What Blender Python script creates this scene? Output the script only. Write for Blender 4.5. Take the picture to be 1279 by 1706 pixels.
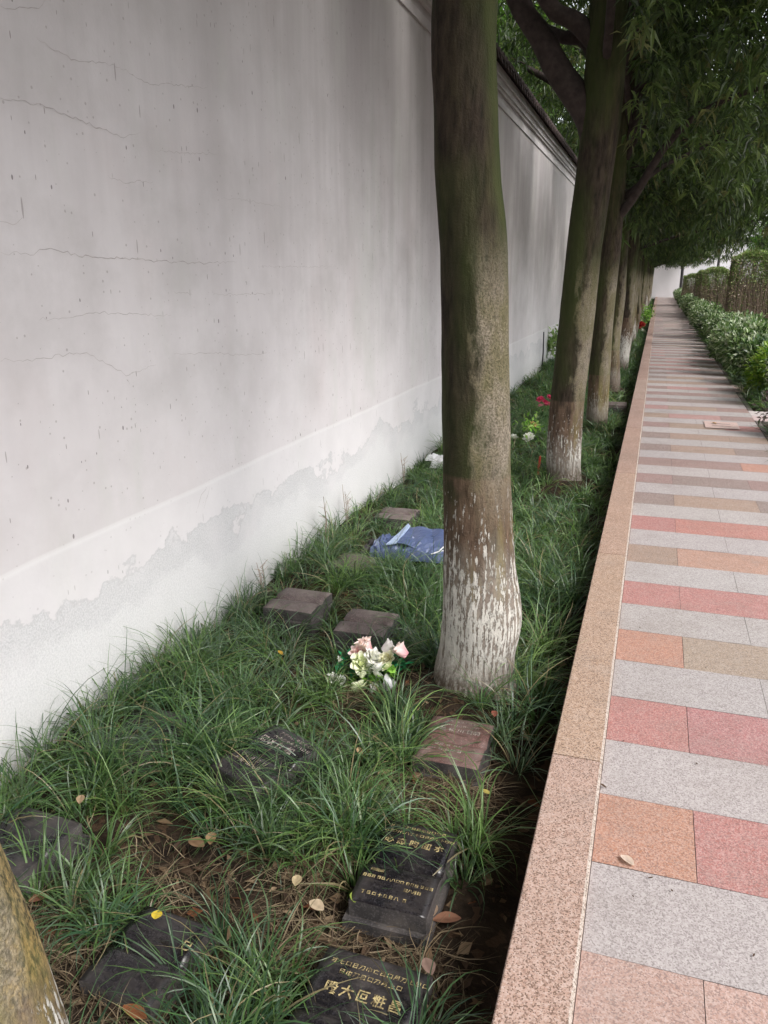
import bpy, bmesh, math, random
import numpy as np
from mathutils import Vector, Matrix, noise as mnoise
R = math.radians
random.seed(7)
rng = np.random.default_rng(11)

# ------------------------------------------------------------------ camera, sky, sun, exposure
sc = bpy.context.scene
for o in list(bpy.data.objects): bpy.data.objects.remove(o)
col = sc.collection
cd = bpy.data.cameras.new('camera'); cam = bpy.data.objects.new('camera', cd); col.objects.link(cam)
cam.location = (0, 0, 1.45)
cam.rotation_euler = (R(90 - 16.3455), 0, R(18.2323))
cd.sensor_fit = 'VERTICAL'; cd.sensor_height = 24; cd.lens = 1340 / 1706 * 24
cd.clip_start = 0.05; cd.clip_end = 600
sc.camera = cam
sc.render.resolution_x = 768; sc.render.resolution_y = 1024
SUN_EL, SUN_AZ = 47.0, 116.0          # azimuth clockwise from +Y (the way the path runs)
w = bpy.data.worlds.new('World'); sc.world = w; w.use_nodes = True
nt = w.node_tree; bg = nt.nodes['Background']
sky = nt.nodes.new('ShaderNodeTexSky'); sky.sky_type = 'NISHITA'; sky.sun_disc = False
sky.sun_elevation = R(SUN_EL); sky.sun_rotation = R(SUN_AZ); sky.dust_density = 3.0; sky.air_density = 1.0; sky.ozone_density = 0.6
hs = nt.nodes.new('ShaderNodeHueSaturation'); hs.inputs['Saturation'].default_value = 0.22
nt.links.new(sky.outputs[0], hs.inputs['Color']); nt.links.new(hs.outputs[0], bg.inputs['Color'])
bg.inputs['Strength'].default_value = 0.15
sl = bpy.data.lights.new('sun', 'SUN'); sl.energy = 1.0; sl.angle = R(18); sl.color = (1, .955, .9)
sun = bpy.data.objects.new('sun', sl); col.objects.link(sun)
sd = Vector((math.sin(R(SUN_AZ)) * math.cos(R(SUN_EL)), math.cos(R(SUN_AZ)) * math.cos(R(SUN_EL)), math.sin(R(SUN_EL))))
sun.rotation_euler = sd.to_track_quat('Z', 'Y').to_euler()
sun.location = (8, 4, 12)
sc.view_settings.view_transform = 'Standard'; sc.view_settings.look = 'None'
sc.view_settings.exposure = 1.12; sc.view_settings.gamma = 1
sc.render.engine = 'CYCLES'
sc.cycles.max_bounces = 8; sc.cycles.diffuse_bounces = 5; sc.cycles.transmission_bounces = 4

# ------------------------------------------------------------------ material helpers
class N:
    def __init__(s, name):
        s.m = bpy.data.materials.new(name); s.m.use_nodes = True; s.t = s.m.node_tree
        s.b = s.t.nodes['Principled BSDF']; s.out = s.t.nodes['Material Output']
    def n(s, ty, ins=None, **kw):
        x = s.t.nodes.new('ShaderNode' + ty)
        for k, v in kw.items(): setattr(x, k, v)
        for k, v in (ins or {}).items(): s.set(x.inputs[k], v)
        return x
    def set(s, sock, v):
        if isinstance(v, bpy.types.NodeSocket): s.t.links.new(v, sock)
        elif isinstance(v, (tuple, list)) and sock.type == 'RGBA' and len(v) == 3: sock.default_value = (*v, 1)
        else: sock.default_value = v
    def obj(s): return s.n('TexCoord').outputs['Object']
    def geo(s): return s.n('NewGeometry')
    def scale(s, v, sc_): return s.n('Mapping', {'Vector': v, 'Scale': sc_}).outputs[0]
    def noise(s, v, scale, detail=3, rough=.55, out='Fac'):
        return s.n('TexNoise', {'Vector': v, 'Scale': scale, 'Detail': detail, 'Roughness': rough}).outputs[out]
    def vor(s, v, scale, out='Distance', **kw): return s.n('TexVoronoi', {'Vector': v, 'Scale': scale}, **kw).outputs[out]
    def math(s, op, a, b=0., c=0., clamp=False):
        x = s.n('Math', operation=op); x.use_clamp = clamp
        s.set(x.inputs[0], a); s.set(x.inputs[1], b); s.set(x.inputs[2], c); return x.outputs[0]
    def rng(s, v, a, b, c=0., d=1., smooth=False):
        x = s.n('MapRange', {'Value': v, 'From Min': a, 'From Max': b, 'To Min': c, 'To Max': d})
        if smooth: x.interpolation_type = 'SMOOTHSTEP'
        return x.outputs[0]
    def mix(s, f, a, b, mode='MIX'):
        x = s.n('Mix', data_type='RGBA', blend_type=mode)
        s.set(x.inputs[0], f); s.set(x.inputs[6], a); s.set(x.inputs[7], b); return x.outputs[2]
    def xyz(s, v): return s.n('SeparateXYZ', {'Vector': v}).outputs
    def bump(s, h, strength=.3, dist=.01, normal=None):
        x = s.n('Bump', {'Height': h, 'Strength': strength, 'Distance': dist})
        if normal: s.set(x.inputs['Normal'], normal)
        s.t.links.new(x.outputs[0], s.b.inputs['Normal']); return x.outputs[0]
    def fin(s, c, rough=.7, spec=.5):
        s.set(s.b.inputs['Base Color'], c); s.set(s.b.inputs['Roughness'], rough)
        s.b.inputs['Specular IOR Level'].default_value = spec; return s.m
    def attr(s, name='tint'): return s.n('Attribute', attribute_name=name).outputs['Color']

def mat_wall():
    k = N('lime_plaster'); p = k.obj(); x, y, z = k.xyz(p)
    big = k.noise(p, .9, 4, .6); mid = k.noise(p, 5, 5, .6)
    c = k.mix(k.rng(big, .35, .68), (.635, .598, .608), (.735, .70, .712))
    c = k.mix(k.rng(mid, .45, .7, 0, .35), c, (.75, .72, .73))
    pk = k.noise(k.scale(p, (1, 1.2, .7)), 1.7, 3, .5)
    c = k.mix(k.rng(pk, .55, .75, 0, .4), c, (.60, .53, .53))
    # rain streaks running down from the coping
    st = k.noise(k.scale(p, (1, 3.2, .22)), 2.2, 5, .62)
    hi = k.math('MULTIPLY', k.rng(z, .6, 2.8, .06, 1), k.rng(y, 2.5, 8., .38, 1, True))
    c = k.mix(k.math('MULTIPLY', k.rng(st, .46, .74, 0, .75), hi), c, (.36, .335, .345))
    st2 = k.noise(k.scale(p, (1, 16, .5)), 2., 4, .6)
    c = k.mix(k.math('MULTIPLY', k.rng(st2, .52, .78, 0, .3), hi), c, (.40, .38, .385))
    c = k.mix(k.rng(z, 1.1, 3.3, 0, .6, True), c, (.44, .415, .415))  # canopy shade painted in: plaster gets darker towards the top
    cl = k.noise(k.scale(p, (1, .8, 1)), 2.6, 6, .62)
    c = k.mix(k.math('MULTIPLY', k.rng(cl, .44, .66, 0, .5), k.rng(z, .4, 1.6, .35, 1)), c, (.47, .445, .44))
    cl2 = k.noise(k.scale(p, (1, 2.0, .6)), 1.3, 4, .6)
    c = k.mix(k.rng(cl2, .52, .68, 0, .35), c, (.56, .57, .53))
    st3 = k.noise(k.scale(p, (1, 1.1, .16)), 1.6, 4, .6)
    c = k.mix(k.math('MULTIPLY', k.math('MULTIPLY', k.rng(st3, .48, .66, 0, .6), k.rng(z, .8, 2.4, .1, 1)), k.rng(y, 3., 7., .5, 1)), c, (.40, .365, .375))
    # scuffs: short slanted scratches and pits
    def specks(c, scale, sy, sz, r_, keep, colr, amt, off=0.):
        v2 = k.n('CombineXYZ', {'X': k.math('MULTIPLY_ADD', y, sy, off), 'Y': k.math('MULTIPLY', z, sz)}).outputs[0]
        d = k.n('TexVoronoi', {'Vector': v2, 'Scale': scale}, voronoi_dimensions='2D')
        q = k.xyz(d.outputs['Color']); rad = k.math('MULTIPLY', q[1], r_)
        return k.mix(k.math('MULTIPLY', k.math('MULTIPLY', k.math('LESS_THAN', d.outputs['Distance'], rad), k.math('GREATER_THAN', q[0], keep)), amt), c, colr)
    c = specks(c, 7, 1.6, .8, .055, .86, (.14, .12, .12), .75)
    c = specks(c, 11, 2.4, .5, .07, .86, (.20, .17, .16), .7, 3.3)
    c = specks(c, 4, 3.6, .45, .06, .70, (.25, .22, .21), .6, 7.1)
    c = specks(c, 30, 1, 1, .16, .86, (.30, .27, .26), .5, 1.7)
    # band of newer whitewash at the foot
    wob = k.noise(k.scale(p, (1, .7, 1)), 1.3, 2, .5)
    zb = k.math('ADD', z, k.math('MULTIPLY', k.math('SUBTRACT', wob, .5), .05))
    band = k.rng(zb, .495, .507, 1, 0)
    c = k.mix(k.math('MULTIPLY', band, .42), c, k.mix(k.rng(mid, .3, .7), (.73, .72, .735), (.79, .775, .785)))
    edge = k.math('MULTIPLY', k.rng(zb, .482, .495), k.rng(zb, .507, .513, 1, 0))
    c = k.mix(k.math('MULTIPLY', edge, .28), c, (.86, .85, .85))
    # flaked skin: rough render shows
    fl = k.noise(k.scale(p, (1, 1., 1.3)), 2.1, 8, .62)
    zf = k.math('ADD', z, k.math('MULTIPLY', k.math('SUBTRACT', fl, .5), -.75))
    f1 = k.math('MULTIPLY', k.rng(zf, .272, .288, 1, 0), k.rng(k.noise(p, 3.1, 3, .5), .34, .52, .35, 1))
    gran = k.noise(p, 130, 3, .7)
    c = k.mix(f1, c, k.mix(k.rng(gran, .38, .6), (.55, .545, .555), (.68, .67, .68)))
    f2 = k.rng(zf, .11, .17, 1, 0)
    c = k.mix(k.math('MULTIPLY', f2, .75), c, k.mix(k.rng(gran, .3, .62), (.60, .595, .60), (.74, .73, .735)))
    e1 = k.math('MULTIPLY', k.rng(zf, .268, .28), k.rng(zf, .284, .296, 1, 0))
    c = k.mix(k.math('MULTIPLY', e1, .35), c, (.40, .40, .41))
    damp = k.math('MULTIPLY', k.rng(z, -.22, .12, 1, 0), k.rng(big, .3, .7))
    c = k.mix(k.math('MULTIPLY', damp, .6), c, (.34, .35, .31))
    h = k.math('ADD', k.math('MULTIPLY', k.noise(p, 55, 4, .65), .35), k.math('MULTIPLY', mid, .8))
    h = k.math('ADD', h, k.math('MULTIPLY', k.math('MULTIPLY', gran, f1), 1.1))
    h = k.math('SUBTRACT', h, k.math('MULTIPLY', f1, .35))
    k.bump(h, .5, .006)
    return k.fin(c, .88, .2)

def mat_granite(name, base, dark=(.07, .06, .055), sc_=210, rough=.62, amt=.85, dirt=.35, use_attr=False):
    k = N(name); p = k.obj()
    b = k.attr() if use_attr else base
    v = k.xyz(k.vor(p, sc_, 'Color')); v2 = k.xyz(k.vor(p, sc_ * .55, 'Color'))
    c = k.mix(k.rng(v[0], 0, 1, 0, .42), b, k.mix(.5, b, (.95, .92, .9)), 'MIX')
    c = k.mix(k.math('MULTIPLY', k.rng(v[1], .74, .80), amt), c, k.mix(.25, dark, b))
    c = k.mix(k.math('MULTIPLY', k.rng(v2[2], .80, .86), .5 * amt), c, k.mix(.45, dark, b))
    n1 = k.noise(p, 2.3, 5, .65); n2 = k.noise(p, 11, 4, .6)
    c = k.mix(k.math('MULTIPLY', k.rng(n1, .48, .72), dirt), c, (.19, .155, .13))
    c = k.mix(k.math('MULTIPLY', k.rng(n2, .52, .75), dirt * .8), c, (.30, .27, .25))
    k.bump(k.math('ADD', v[2], k.noise(p, 60, 3)), .18, .002)
    return k.fin(c, k.rng(n1, .3, .7, rough - .1, rough + .15), .35)

def mat_soil():
    k = N('soil'); p = k.obj()
    a = k.noise(p, 7, 6, .65); b = k.noise(p, 45, 5, .7); v = k.xyz(k.vor(p, 38, 'Color'))
    c = k.mix(k.rng(a, .35, .65), (.016, .011, .008), (.052, .036, .024))
    c = k.mix(k.rng(b, .55, .7, 0, .6), c, (.09, .062, .040))
    c = k.mix(k.math('MULTIPLY', k.rng(v[0], .86, .9), .6), c, (.10, .06, .036))
    k.bump(k.math('ADD', a, b), .9, .02)
    return k.fin(c, .95, .15)

def mat_simple(name, c, rough=.6, var=.25, scale=14, spec=.4, bump=.1):
    k = N(name); p = k.obj(); n = k.noise(p, scale, 4, .6)
    d = tuple(x * (1 - var) for x in c); l = tuple(min(1, x * (1 + var)) for x in c)
    k.bump(n, bump, .004)
    return k.fin(k.mix(k.rng(n, .3, .7), d, l), rough, spec)

def mat_leafy(name, rough=.45, trans=.35, spec=.4):
    """leaf blades whose own colour is in the 'tint' attribute; a little light comes through them"""
    k = N(name); a = k.attr()
    k.fin(a, rough, spec)
    tr = k.n('BsdfTranslucent', {'Color': k.mix(.5, a, k.mix(1., a, (1.6, 1.9, .7), 'MULTIPLY'))})
    ms = k.n('MixShader', {0: trans}); k.t.links.new(k.b.outputs[0], ms.inputs[1]); k.t.links.new(tr.outputs[0], ms.inputs[2])
    k.t.links.new(ms.outputs[0], k.out.inputs[0]); return k.m

def mat_bark(name, line=.74, side=1.0, strength=1.0, tone=1.0, wash=0., tan=0.):
    """brown bark, algae on the wall side, pale lichen on the path side, remains of limewash below `line` (world height)"""
    k = N(name); g = k.geo(); p = g.outputs['Position']; nx, ny, nz = k.xyz(g.outputs['Normal']); x, y, z = k.xyz(p)
    loc = p
    fib = k.noise(k.scale(loc, (1, 1, .22)), 42, 5, .65)
    med = k.noise(k.scale(loc, (1, 1, .45)), 11, 4, .6); lo = k.noise(k.scale(loc, (1, 1, .3)), 4, 3, .55)
    fine = k.noise(loc, 130, 4, .7)
    T = lambda c: tuple(q * tone for q in c)
    c = k.mix(k.rng(fib, .35, .65), T((.017, .013, .010)), T((.058, .043, .030)))
    c = k.mix(k.math('MULTIPLY', k.rng(lo, .4, .6), .75), c, T((.042, .056, .015)))          # algae
    if tan: c = k.mix(k.math('MULTIPLY', k.rng(k.noise(k.scale(loc, (1, 1, .6)), 95, 5, .7), .42, .58), tan), c, k.mix(k.rng(med, .35, .65), (.40, .27, .10), (.34, .30, .17)))
    # warm bare bark between limewash and algae
    mid = k.math('MULTIPLY', k.rng(z, line + .004, line - .012), k.rng(med, .25, .5))
    c = k.mix(k.math('MULTIPLY', mid, .7), c, k.mix(k.rng(fib, .35, .65), (.075, .045, .032), (.19, .125, .088)))
    # pale lichen crust on the path side, also painting in the trunk's lit side
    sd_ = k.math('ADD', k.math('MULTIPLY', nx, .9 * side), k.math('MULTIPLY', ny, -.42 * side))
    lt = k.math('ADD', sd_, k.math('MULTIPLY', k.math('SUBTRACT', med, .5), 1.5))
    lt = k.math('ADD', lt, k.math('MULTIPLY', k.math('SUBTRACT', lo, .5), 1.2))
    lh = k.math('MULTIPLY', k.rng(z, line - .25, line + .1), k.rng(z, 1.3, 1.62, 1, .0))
    lich_lit = k.math('MULTIPLY', k.rng(lt, .52, .80), lh)
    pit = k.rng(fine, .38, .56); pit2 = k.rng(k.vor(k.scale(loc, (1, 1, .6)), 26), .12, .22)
    lich_lit = k.math('MULTIPLY', lich_lit, k.math('ADD', .42, k.math('MULTIPLY', .58, k.math('MULTIPLY', pit, pit2))))
    c = k.mix(k.math('MULTIPLY', lich_lit, .92), c, k.mix(k.rng(med, .4, .6), (.36, .305, .24), (.23, .20, .12)))
    # yellow-green algae streaks
    blob0 = k.noise(k.scale(p, (1, 1, .5)), 48, 5, .65)
    yg = k.noise(k.scale(p, (1, 1, .10)), 13, 4, .6)
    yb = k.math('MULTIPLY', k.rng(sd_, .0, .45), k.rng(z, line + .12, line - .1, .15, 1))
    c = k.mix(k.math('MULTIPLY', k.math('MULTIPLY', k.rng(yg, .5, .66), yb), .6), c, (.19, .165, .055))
    # limewash remains
    und = k.math('MULTIPLY', k.rng(k.math('ADD', z, k.math('MULTIPLY', k.math('SUBTRACT', med, .5), .5)), line - .22, line - .52), .72)
    c = k.mix(und, c, k.mix(k.rng(blob0, .3, .7), (.20, .165, .14), (.38, .345, .30)))
    drip = k.noise(k.scale(p, (1, 1, .085)), 85, 4, .65); blob = k.noise(k.scale(p, (1, 1, .42)), 75, 6, .72)
    amt = k.rng(z, line - .02, line - .55, .0, 1)
    th = k.math('SUBTRACT', .705 - wash, k.math('MULTIPLY', amt, .100))
    v = k.math('ADD', k.math('MULTIPLY', drip, .44), k.math('MULTIPLY', blob, .44))
    v = k.math('ADD', v, k.math('MULTIPLY', lo, .22))
    wv = k.math('SUBTRACT', v, k.math('SUBTRACT', th, .06))
    wm = k.math('MULTIPLY', k.rng(wv, 0, .02), k.rng(z, line - .02, line - .05))
    wm = k.math('MULTIPLY', wm, strength)
    wc = k.mix(k.rng(med, .3, .7), (.46, .44, .395), (.60, .575, .53)); wc = k.mix(k.math('MULTIPLY', k.rng(fine, .5, .7), .5), wc, (.42, .40, .36))
    c = k.mix(wm, c, wc)
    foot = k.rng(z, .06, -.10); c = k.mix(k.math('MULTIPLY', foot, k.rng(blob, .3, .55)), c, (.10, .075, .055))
    h = k.math('ADD', k.math('MULTIPLY', fib, .9), k.math('MULTIPLY', fine, .5)); h = k.math('ADD', h, k.math('MULTIPLY', wm, .5))
    h = k.math('ADD', h, k.math('MULTIPLY', lich_lit, .4))
    k.bump(k.math('ADD', h, k.math('MULTIPLY', med, 1.2)), .9, .012)
    return k.fin(c, .9, .2)

M = {}
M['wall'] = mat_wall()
M['mould'] = mat_simple('moulding_plaster', (.56, .53, .535), .85, .14, 3)
M['farwall'] = mat_simple('far_plaster', (.82, .79, .81), .85, .05, .8)
M['crack'] = mat_simple('crack', (.38, .345, .335), .9, .3, 30)
M['coping'] = mat_simple('roof_tile', (.055, .036, .034), .75, .5, 9)
M['tile'] = mat_granite('paving_granite', None, use_attr=True, dark=(.11, .085, .085), sc_=300, dirt=.3, amt=.6)
M['kerb'] = mat_granite('kerb_granite', None, use_attr=True, dark=(.09, .055, .04), sc_=320, dirt=.25, amt=1.0)
M['mortar'] = mat_simple('mortar', (.13, .11, .10), .9, .4, 20)
M['soil'] = mat_soil()
M['grass'] = mat_leafy('grass_blades', .38, .28, .6)
M['leaf'] = mat_leafy('tree_leaves', .38, .55, .5)
M['shrubleaf'] = mat_leafy('shrub_leaves', .35, .30, .5)
M['petal'] = mat_leafy('petals', .6, .22, .2)
M['dead'] = mat_leafy('dead_leaves', .8, .15, .15)
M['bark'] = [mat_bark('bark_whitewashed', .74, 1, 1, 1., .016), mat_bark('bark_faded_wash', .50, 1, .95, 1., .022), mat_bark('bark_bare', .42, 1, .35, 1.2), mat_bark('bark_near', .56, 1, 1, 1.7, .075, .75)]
M['limb'] = mat_simple('limb_bark', (.050, .038, .034), .9, .35, 18, .2, .5)
M['blackstone'] = None
def mat_black(name, base, rough, dust, sc_=260):
    k = N(name); p = k.obj(); v = k.xyz(k.vor(p, sc_, 'Color')); n = k.noise(p, 9, 6, .65); n2 = k.noise(k.scale(p, (1, 4, 1)), 22, 5, .7)
    c = k.mix(k.rng(v[0], .7, .95, 0, .45), base, tuple(min(1, q * 3.2 + .02) for q in base))
    c = k.mix(k.math('MULTIPLY', k.rng(n, .42, .7), dust), c, (.24, .205, .19))
    c = k.mix(k.math('MULTIPLY', k.rng(n2, .5, .72), dust * .8), c, (.17, .15, .12))
    k.bump(n2, .12, .002)
    return k.fin(c, k.rng(n, .4, .7, rough, rough + .35), .38)
M['black'] = mat_black('black_granite', (.007, .006, .008), .13, .13)
M['blackdusty'] = mat_black('dusty_black_granite', (.009, .008, .010), .22, .22)
M['redstone'] = mat_black('red_brown_granite', (.12, .062, .055), .45, .45, 330)
M['worn'] = mat_black('worn_brown_granite', (.085, .062, .060), .55, .75)
M['sawn'] = mat_black('sawn_edge', (.036, .033, .034), .7, .35)
k = N('gold_paint'); p = k.obj(); M['gold'] = k.fin(k.mix(k.rng(k.noise(p, 70, 4, .7), .42, .58), (.10, .075, .04), (.56, .45, .22)), .5)
k = N('pale_engraving'); p = k.obj(); M['palegold'] = k.fin(k.mix(k.rng(k.noise(p, 80, 4, .7), .42, .6), (.14, .11, .10), (.50, .44, .39)), .6)
M['blue'] = None
k = N('blue_nylon'); p = k.obj(); nn = k.noise(p, 9, 4, .6); k.bump(k.noise(p, 28, 4, .6), .35, .006)
M['blue'] = k.fin(k.mix(k.rng(nn, .3, .7), (.055, .078, .165), (.095, .125, .235)), .38, .5)
M['paleblue'] = mat_simple('pale_blue_lining', (.34, .43, .60), .45, .1, 20)
M['whiteplastic'] = mat_simple('white_plastic', (.72, .72, .74), .4, .12, 30, .5, .3)
M['darkmetal'] = mat_simple('dark_metal', (.035, .032, .033), .6, .3, 8)
M['red'] = mat_simple('red_wax', (.55, .07, .05), .5, .2, 20)

# ------------------------------------------------------------------ object helpers
def link(o, parent=None):
    col.objects.link(o)
    if parent: o.parent = parent
    return o
def tag(o, label=None, cat=None, group=None, kind=None):
    if label: o['label'] = label
    if cat: o['category'] = cat
    if group: o['group'] = group
    if kind: o['kind'] = kind
    return o
def empty(name, loc, label, cat, group=None, rz=0):
    o = bpy.data.objects.new(name, None); o.location = loc; o.rotation_euler = (0, 0, rz); o.empty_display_size = .1
    col.objects.link(o); return tag(o, label, cat, group)
def mesh_np(name, V, F, mat, parent=None, tint=None, smooth=False, mats=None, mi=None):
    """V (n,3); F (m,k) all same size; tint (n,3) per-vertex colour"""
    V = np.asarray(V, np.float32); F = np.asarray(F, np.int32)
    me = bpy.data.meshes.new(name); me.vertices.add(len(V)); me.vertices.foreach_set('co', V.ravel())
    m, kk = F.shape
    me.loops.add(m * kk); me.loops.foreach_set('vertex_index', F.ravel())
    me.polygons.add(m); me.polygons.foreach_set('loop_start', np.arange(m, dtype=np.int32) * kk)
    me.polygons.foreach_set('use_smooth', np.full(m, bool(smooth)))
    me.update(calc_edges=True)
    if tint is not None:
        a = me.color_attributes.new('tint', 'FLOAT_COLOR', 'POINT')
        c = np.ones((len(V), 4), np.float32); c[:, :3] = tint; a.data.foreach_set('color', c.ravel())
    for q in (mats or [mat]): me.materials.append(q)
    if mi is not None: me.polygons.foreach_set('material_index', np.asarray(mi, np.int32))
    o = bpy.data.objects.new(name, me)
    return link(o, parent)
def mesh(name, V, F, mat, parent=None, smooth=False):
    me = bpy.data.meshes.new(name); me.from_pydata([tuple(v) for v in V], [], F); me.update()
    for q in (mat if isinstance(mat, list) else [mat]): me.materials.append(q)
    if smooth:
        for q in me.polygons: q.use_smooth = True
    return link(bpy.data.objects.new(name, me), parent)
BOXF = [(0, 3, 2, 1), (4, 5, 6, 7), (0, 1, 5, 4), (1, 2, 6, 5), (2, 3, 7, 6), (3, 0, 4, 7)]
class MB:
    def __init__(s): s.V = []; s.F = []
    def add(s, V, F):
        b = len(s.V); s.V += [tuple(v) for v in V]; s.F += [tuple(i + b for i in f) for f in F]
    def box(s, x0, x1, y0, y1, z0, z1):
        s.add([(x0, y0, z0), (x1, y0, z0), (x1, y1, z0), (x0, y1, z0), (x0, y0, z1), (x1, y0, z1), (x1, y1, z1), (x0, y1, z1)], BOXF)
    def tube(s, pts, rad, n=10, rn=0., seed=0, cap=True):
        pts = [Vector(p) for p in pts]; b = len(s.V); up = Vector((.0, 1., .02)).normalized()
        for i, p in enumerate(pts):
            t = (pts[min(i + 1, len(pts) - 1)] - pts[max(i - 1, 0)]).normalized()
            a = t.cross(up)
            if a.length < .15: a = t.cross(Vector((1, 0, 0)))
            a.normalize(); c = a.cross(t).normalized()
            for j in range(n):
                an = 2 * math.pi * j / n; r = rad[i]
                if rn:
                    d = a * math.cos(an) + c * math.sin(an)
                    r *= 1 + rn * (mnoise.noise(Vector((d.x * 1.6 + seed, d.y * 1.6, p.z * 2.2 + p.x))) + .5 * mnoise.noise(Vector((d.x * 4 + seed, d.y * 4, p.z * 7))))
                s.V.append(tuple(p + a * math.cos(an) * r + c * math.sin(an) * r))
        for i in range(len(pts) - 1):
            for j in range(n):
                q = (j + 1) % n; s.F.append((b + i * n + j, b + i * n + q, b + (i + 1) * n + q, b + (i + 1) * n + j))
        if cap:
            s.F.append(tuple(b + j for j in range(n))[::-1]); s.F.append(tuple(b + (len(pts) - 1) * n + j for j in range(n)))
    def build(s, name, mat, parent=None, smooth=False): return mesh(name, s.V, s.F, mat, parent, smooth)
def spline(pts, n):
    """Catmull-Rom through rows of numbers"""
    P = np.array(pts, float); P = np.vstack([2 * P[0] - P[1], P, 2 * P[-1] - P[-2]]); out = []
    segs = len(P) - 3
    for i in range(n):
        u = i / (n - 1) * segs; j = min(int(u), segs - 1); t = u - j; a, b, c, d = P[j:j + 4]
        out.append(.5 * (2 * b + (c - a) * t + (2 * a - 5 * b + 4 * c - d) * t * t + (3 * b - a - 3 * c + d) * t ** 3))
    return np.array(out)

# ------------------------------------------------------------------ ground
LEN = 63.0; WX = -1.97
g = MB(); g.add([(-150, -80, -.34), (150, -80, -.34), (150, 220, -.34), (-150, 220, -.34)], [(0, 1, 2, 3)])
tag(g.build('ground', M['soil']), kind='structure')
MOUND = [(-.575, 2.9, .135), (-.6, 6.6, .11), (-.54, 9.2, .09), (-.53, 12.4, .10)]
def soil_z(x, y): return sum(h * math.exp(-(((x - a) / .26) ** 2 + ((y - b) / .26) ** 2) ** 1.5) for a, b, h in MOUND if abs(y - b) < 1) - .235 + .022 * math.sin(x * 5.1 + y * 2.3) + .03 * mnoise.noise(Vector((x * 1.7, y * 1.7, 0))) + .012 * mnoise.noise(Vector((x * 9, y * 9, 3)))
def soil_grid(name, x0, x1, ys, nx, zf):
    V = []; F = []; xs = np.linspace(x0, x1, nx)
    for y in ys:
        for x in xs: V.append((x, y, zf(x, y)))
    for j in range(len(ys) - 1):
        for i in range(nx - 1): a = j * nx + i; F.append((a, a + 1, a + nx + 1, a + nx))
    return tag(mesh(name, V, F, M['soil'], None, True), kind='structure')
soil_grid('planting_bed', WX, -.19, np.concatenate([np.arange(-1, 6, .05), np.arange(6, LEN + .1, .5)]), 34, soil_z)
soil_grid('cemetery_ground', 1.074, 16, np.arange(-2, LEN + .1, .6), 30, lambda x, y: -.035 + .02 * mnoise.noise(Vector((x, y, 0))))

# ------------------------------------------------------------------ path
KR = -.035; PR = 1.07; ST = .3006
base = MB(); base.box(KR, PR, -1.2, LEN, -.33, -.005); base.box(PR, 5, 9.12, 9.80, -.33, -.005); base.box(PR, 1.22, 11.4, 12.3, -.33, -.005)
tag(base.build('path_bed', M['mortar']), kind='structure')
V = []; F = []; T = []
def tile(x0, x1, y0, y1, c, gpx=.0009, gpy=.0009, z=0.):
    b = len(V); dz = [random.uniform(-.0006, .0006) for _ in range(4)]
    V.extend([(x0 + gpx, y0 + gpy, z + dz[0]), (x1 - gpx, y0 + gpy, z + dz[1]), (x1 - gpx, y1 - gpy, z + dz[2]), (x0 + gpx, y1 - gpy, z + dz[3])])
    F.append((b, b + 1, b + 2, b + 3)); T.extend([c] * 4)
GREY = (.345, .31, .303); PINK = (.345, .130, .115); SAL = (.385, .175, .112); TAN = (.28, .18, .13); DULL = (.24, .135, .12); MIX = (.38, .235, .19); BRN = (.205, .138, .12)
reds = {0: [MIX, MIX, PINK], 2: [SAL, PINK, PINK], 4: [PINK, (.33, .125, .12), PINK], 6: [SAL, (.29, .21, .15), TAN], 8: [PINK, (.36, .14, .12), SAL], 10: [TAN, (.36, .19, .13), SAL], 12: [PINK, (.38, .14, .105), SAL],
        14: [BRN, TAN, BRN], 16: [DULL, BRN, DULL], 18: [DULL, DULL, SAL], 20: [BRN, TAN, BRN], 22: [BRN, TAN, TAN], 24: [DULL, TAN, PINK]}
n0 = -8; y_a = 1.52 - ST * 1      # stripe k spans y_a + k*ST
for k_ in range(n0, int((LEN - y_a) / ST)):
    y0 = y_a + k_ * ST; y1 = y0 + ST
    f = lambda c, a=.07: (lambda s: tuple(q * s * random.uniform(.985, 1.015) for q in c))(random.uniform(1 - a, 1 + a))
    if k_ % 2:
        g0 = f(GREY, .04)
        s1 = random.uniform(.95, 1.05)
        for x0, x1 in ((KR, .487), (.487, 1.011), (1.011, PR)): tile(x0, x1, y0, y1, tuple(q * s1 for q in g0))
    else:
        cs = reds.get(k_) or [random.choice([(.34, .17, .155), DULL, DULL, BRN, TAN]) for _ in range(3)]
        for (x0, x1), c in zip(((KR, .221), (.221, .744), (.744, PR)), cs): tile(x0, x1, y0, y1, f(c, .04))
yy = 9.12
for i in range(8):
    tile(PR + i * .5, PR + (i + 1) * .5, yy, yy + .34, (.50, .37, .36)); tile(PR + i * .5, PR + (i + 1) * .5, yy + .34, yy + .68, (.50, .44, .44))
tile(PR, 1.22, 11.4, 11.85, (.50, .33, .31)); tile(PR, 1.22, 11.85, 12.3, (.50, .38, .36))
tag(mesh_np('path', V, F, M['tile'], tint=np.array(T)), kind='structure')
# drain cover let into the paving
dc = empty('drain_cover', (.72, 8.70, .004), 'pink stone drain cover with two dark slots let into the striped path', 'drain cover')
V = []; F = []; T = []
xs = [-.16, -.09, .09, .16]; ys = [-.20, -.075, -.05, .05, .075, .20]
for j in range(5):
    for i in range(3):
        if i == 1 and j in (1, 3): continue
        tile(xs[i], xs[i + 1], ys[j], ys[j + 1], (.52, .36, .32), 0, 0)
mesh_np('cover_slab', V, F, M['tile'], dc, tint=np.array(T)).location.z = .004
for sy_ in (-.0625, .0625): b = MB(); b.box(-.088, .088, sy_ - .0115, sy_ + .0115, -.008, .002); b.build('slot', M['darkmetal'], dc)
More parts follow.
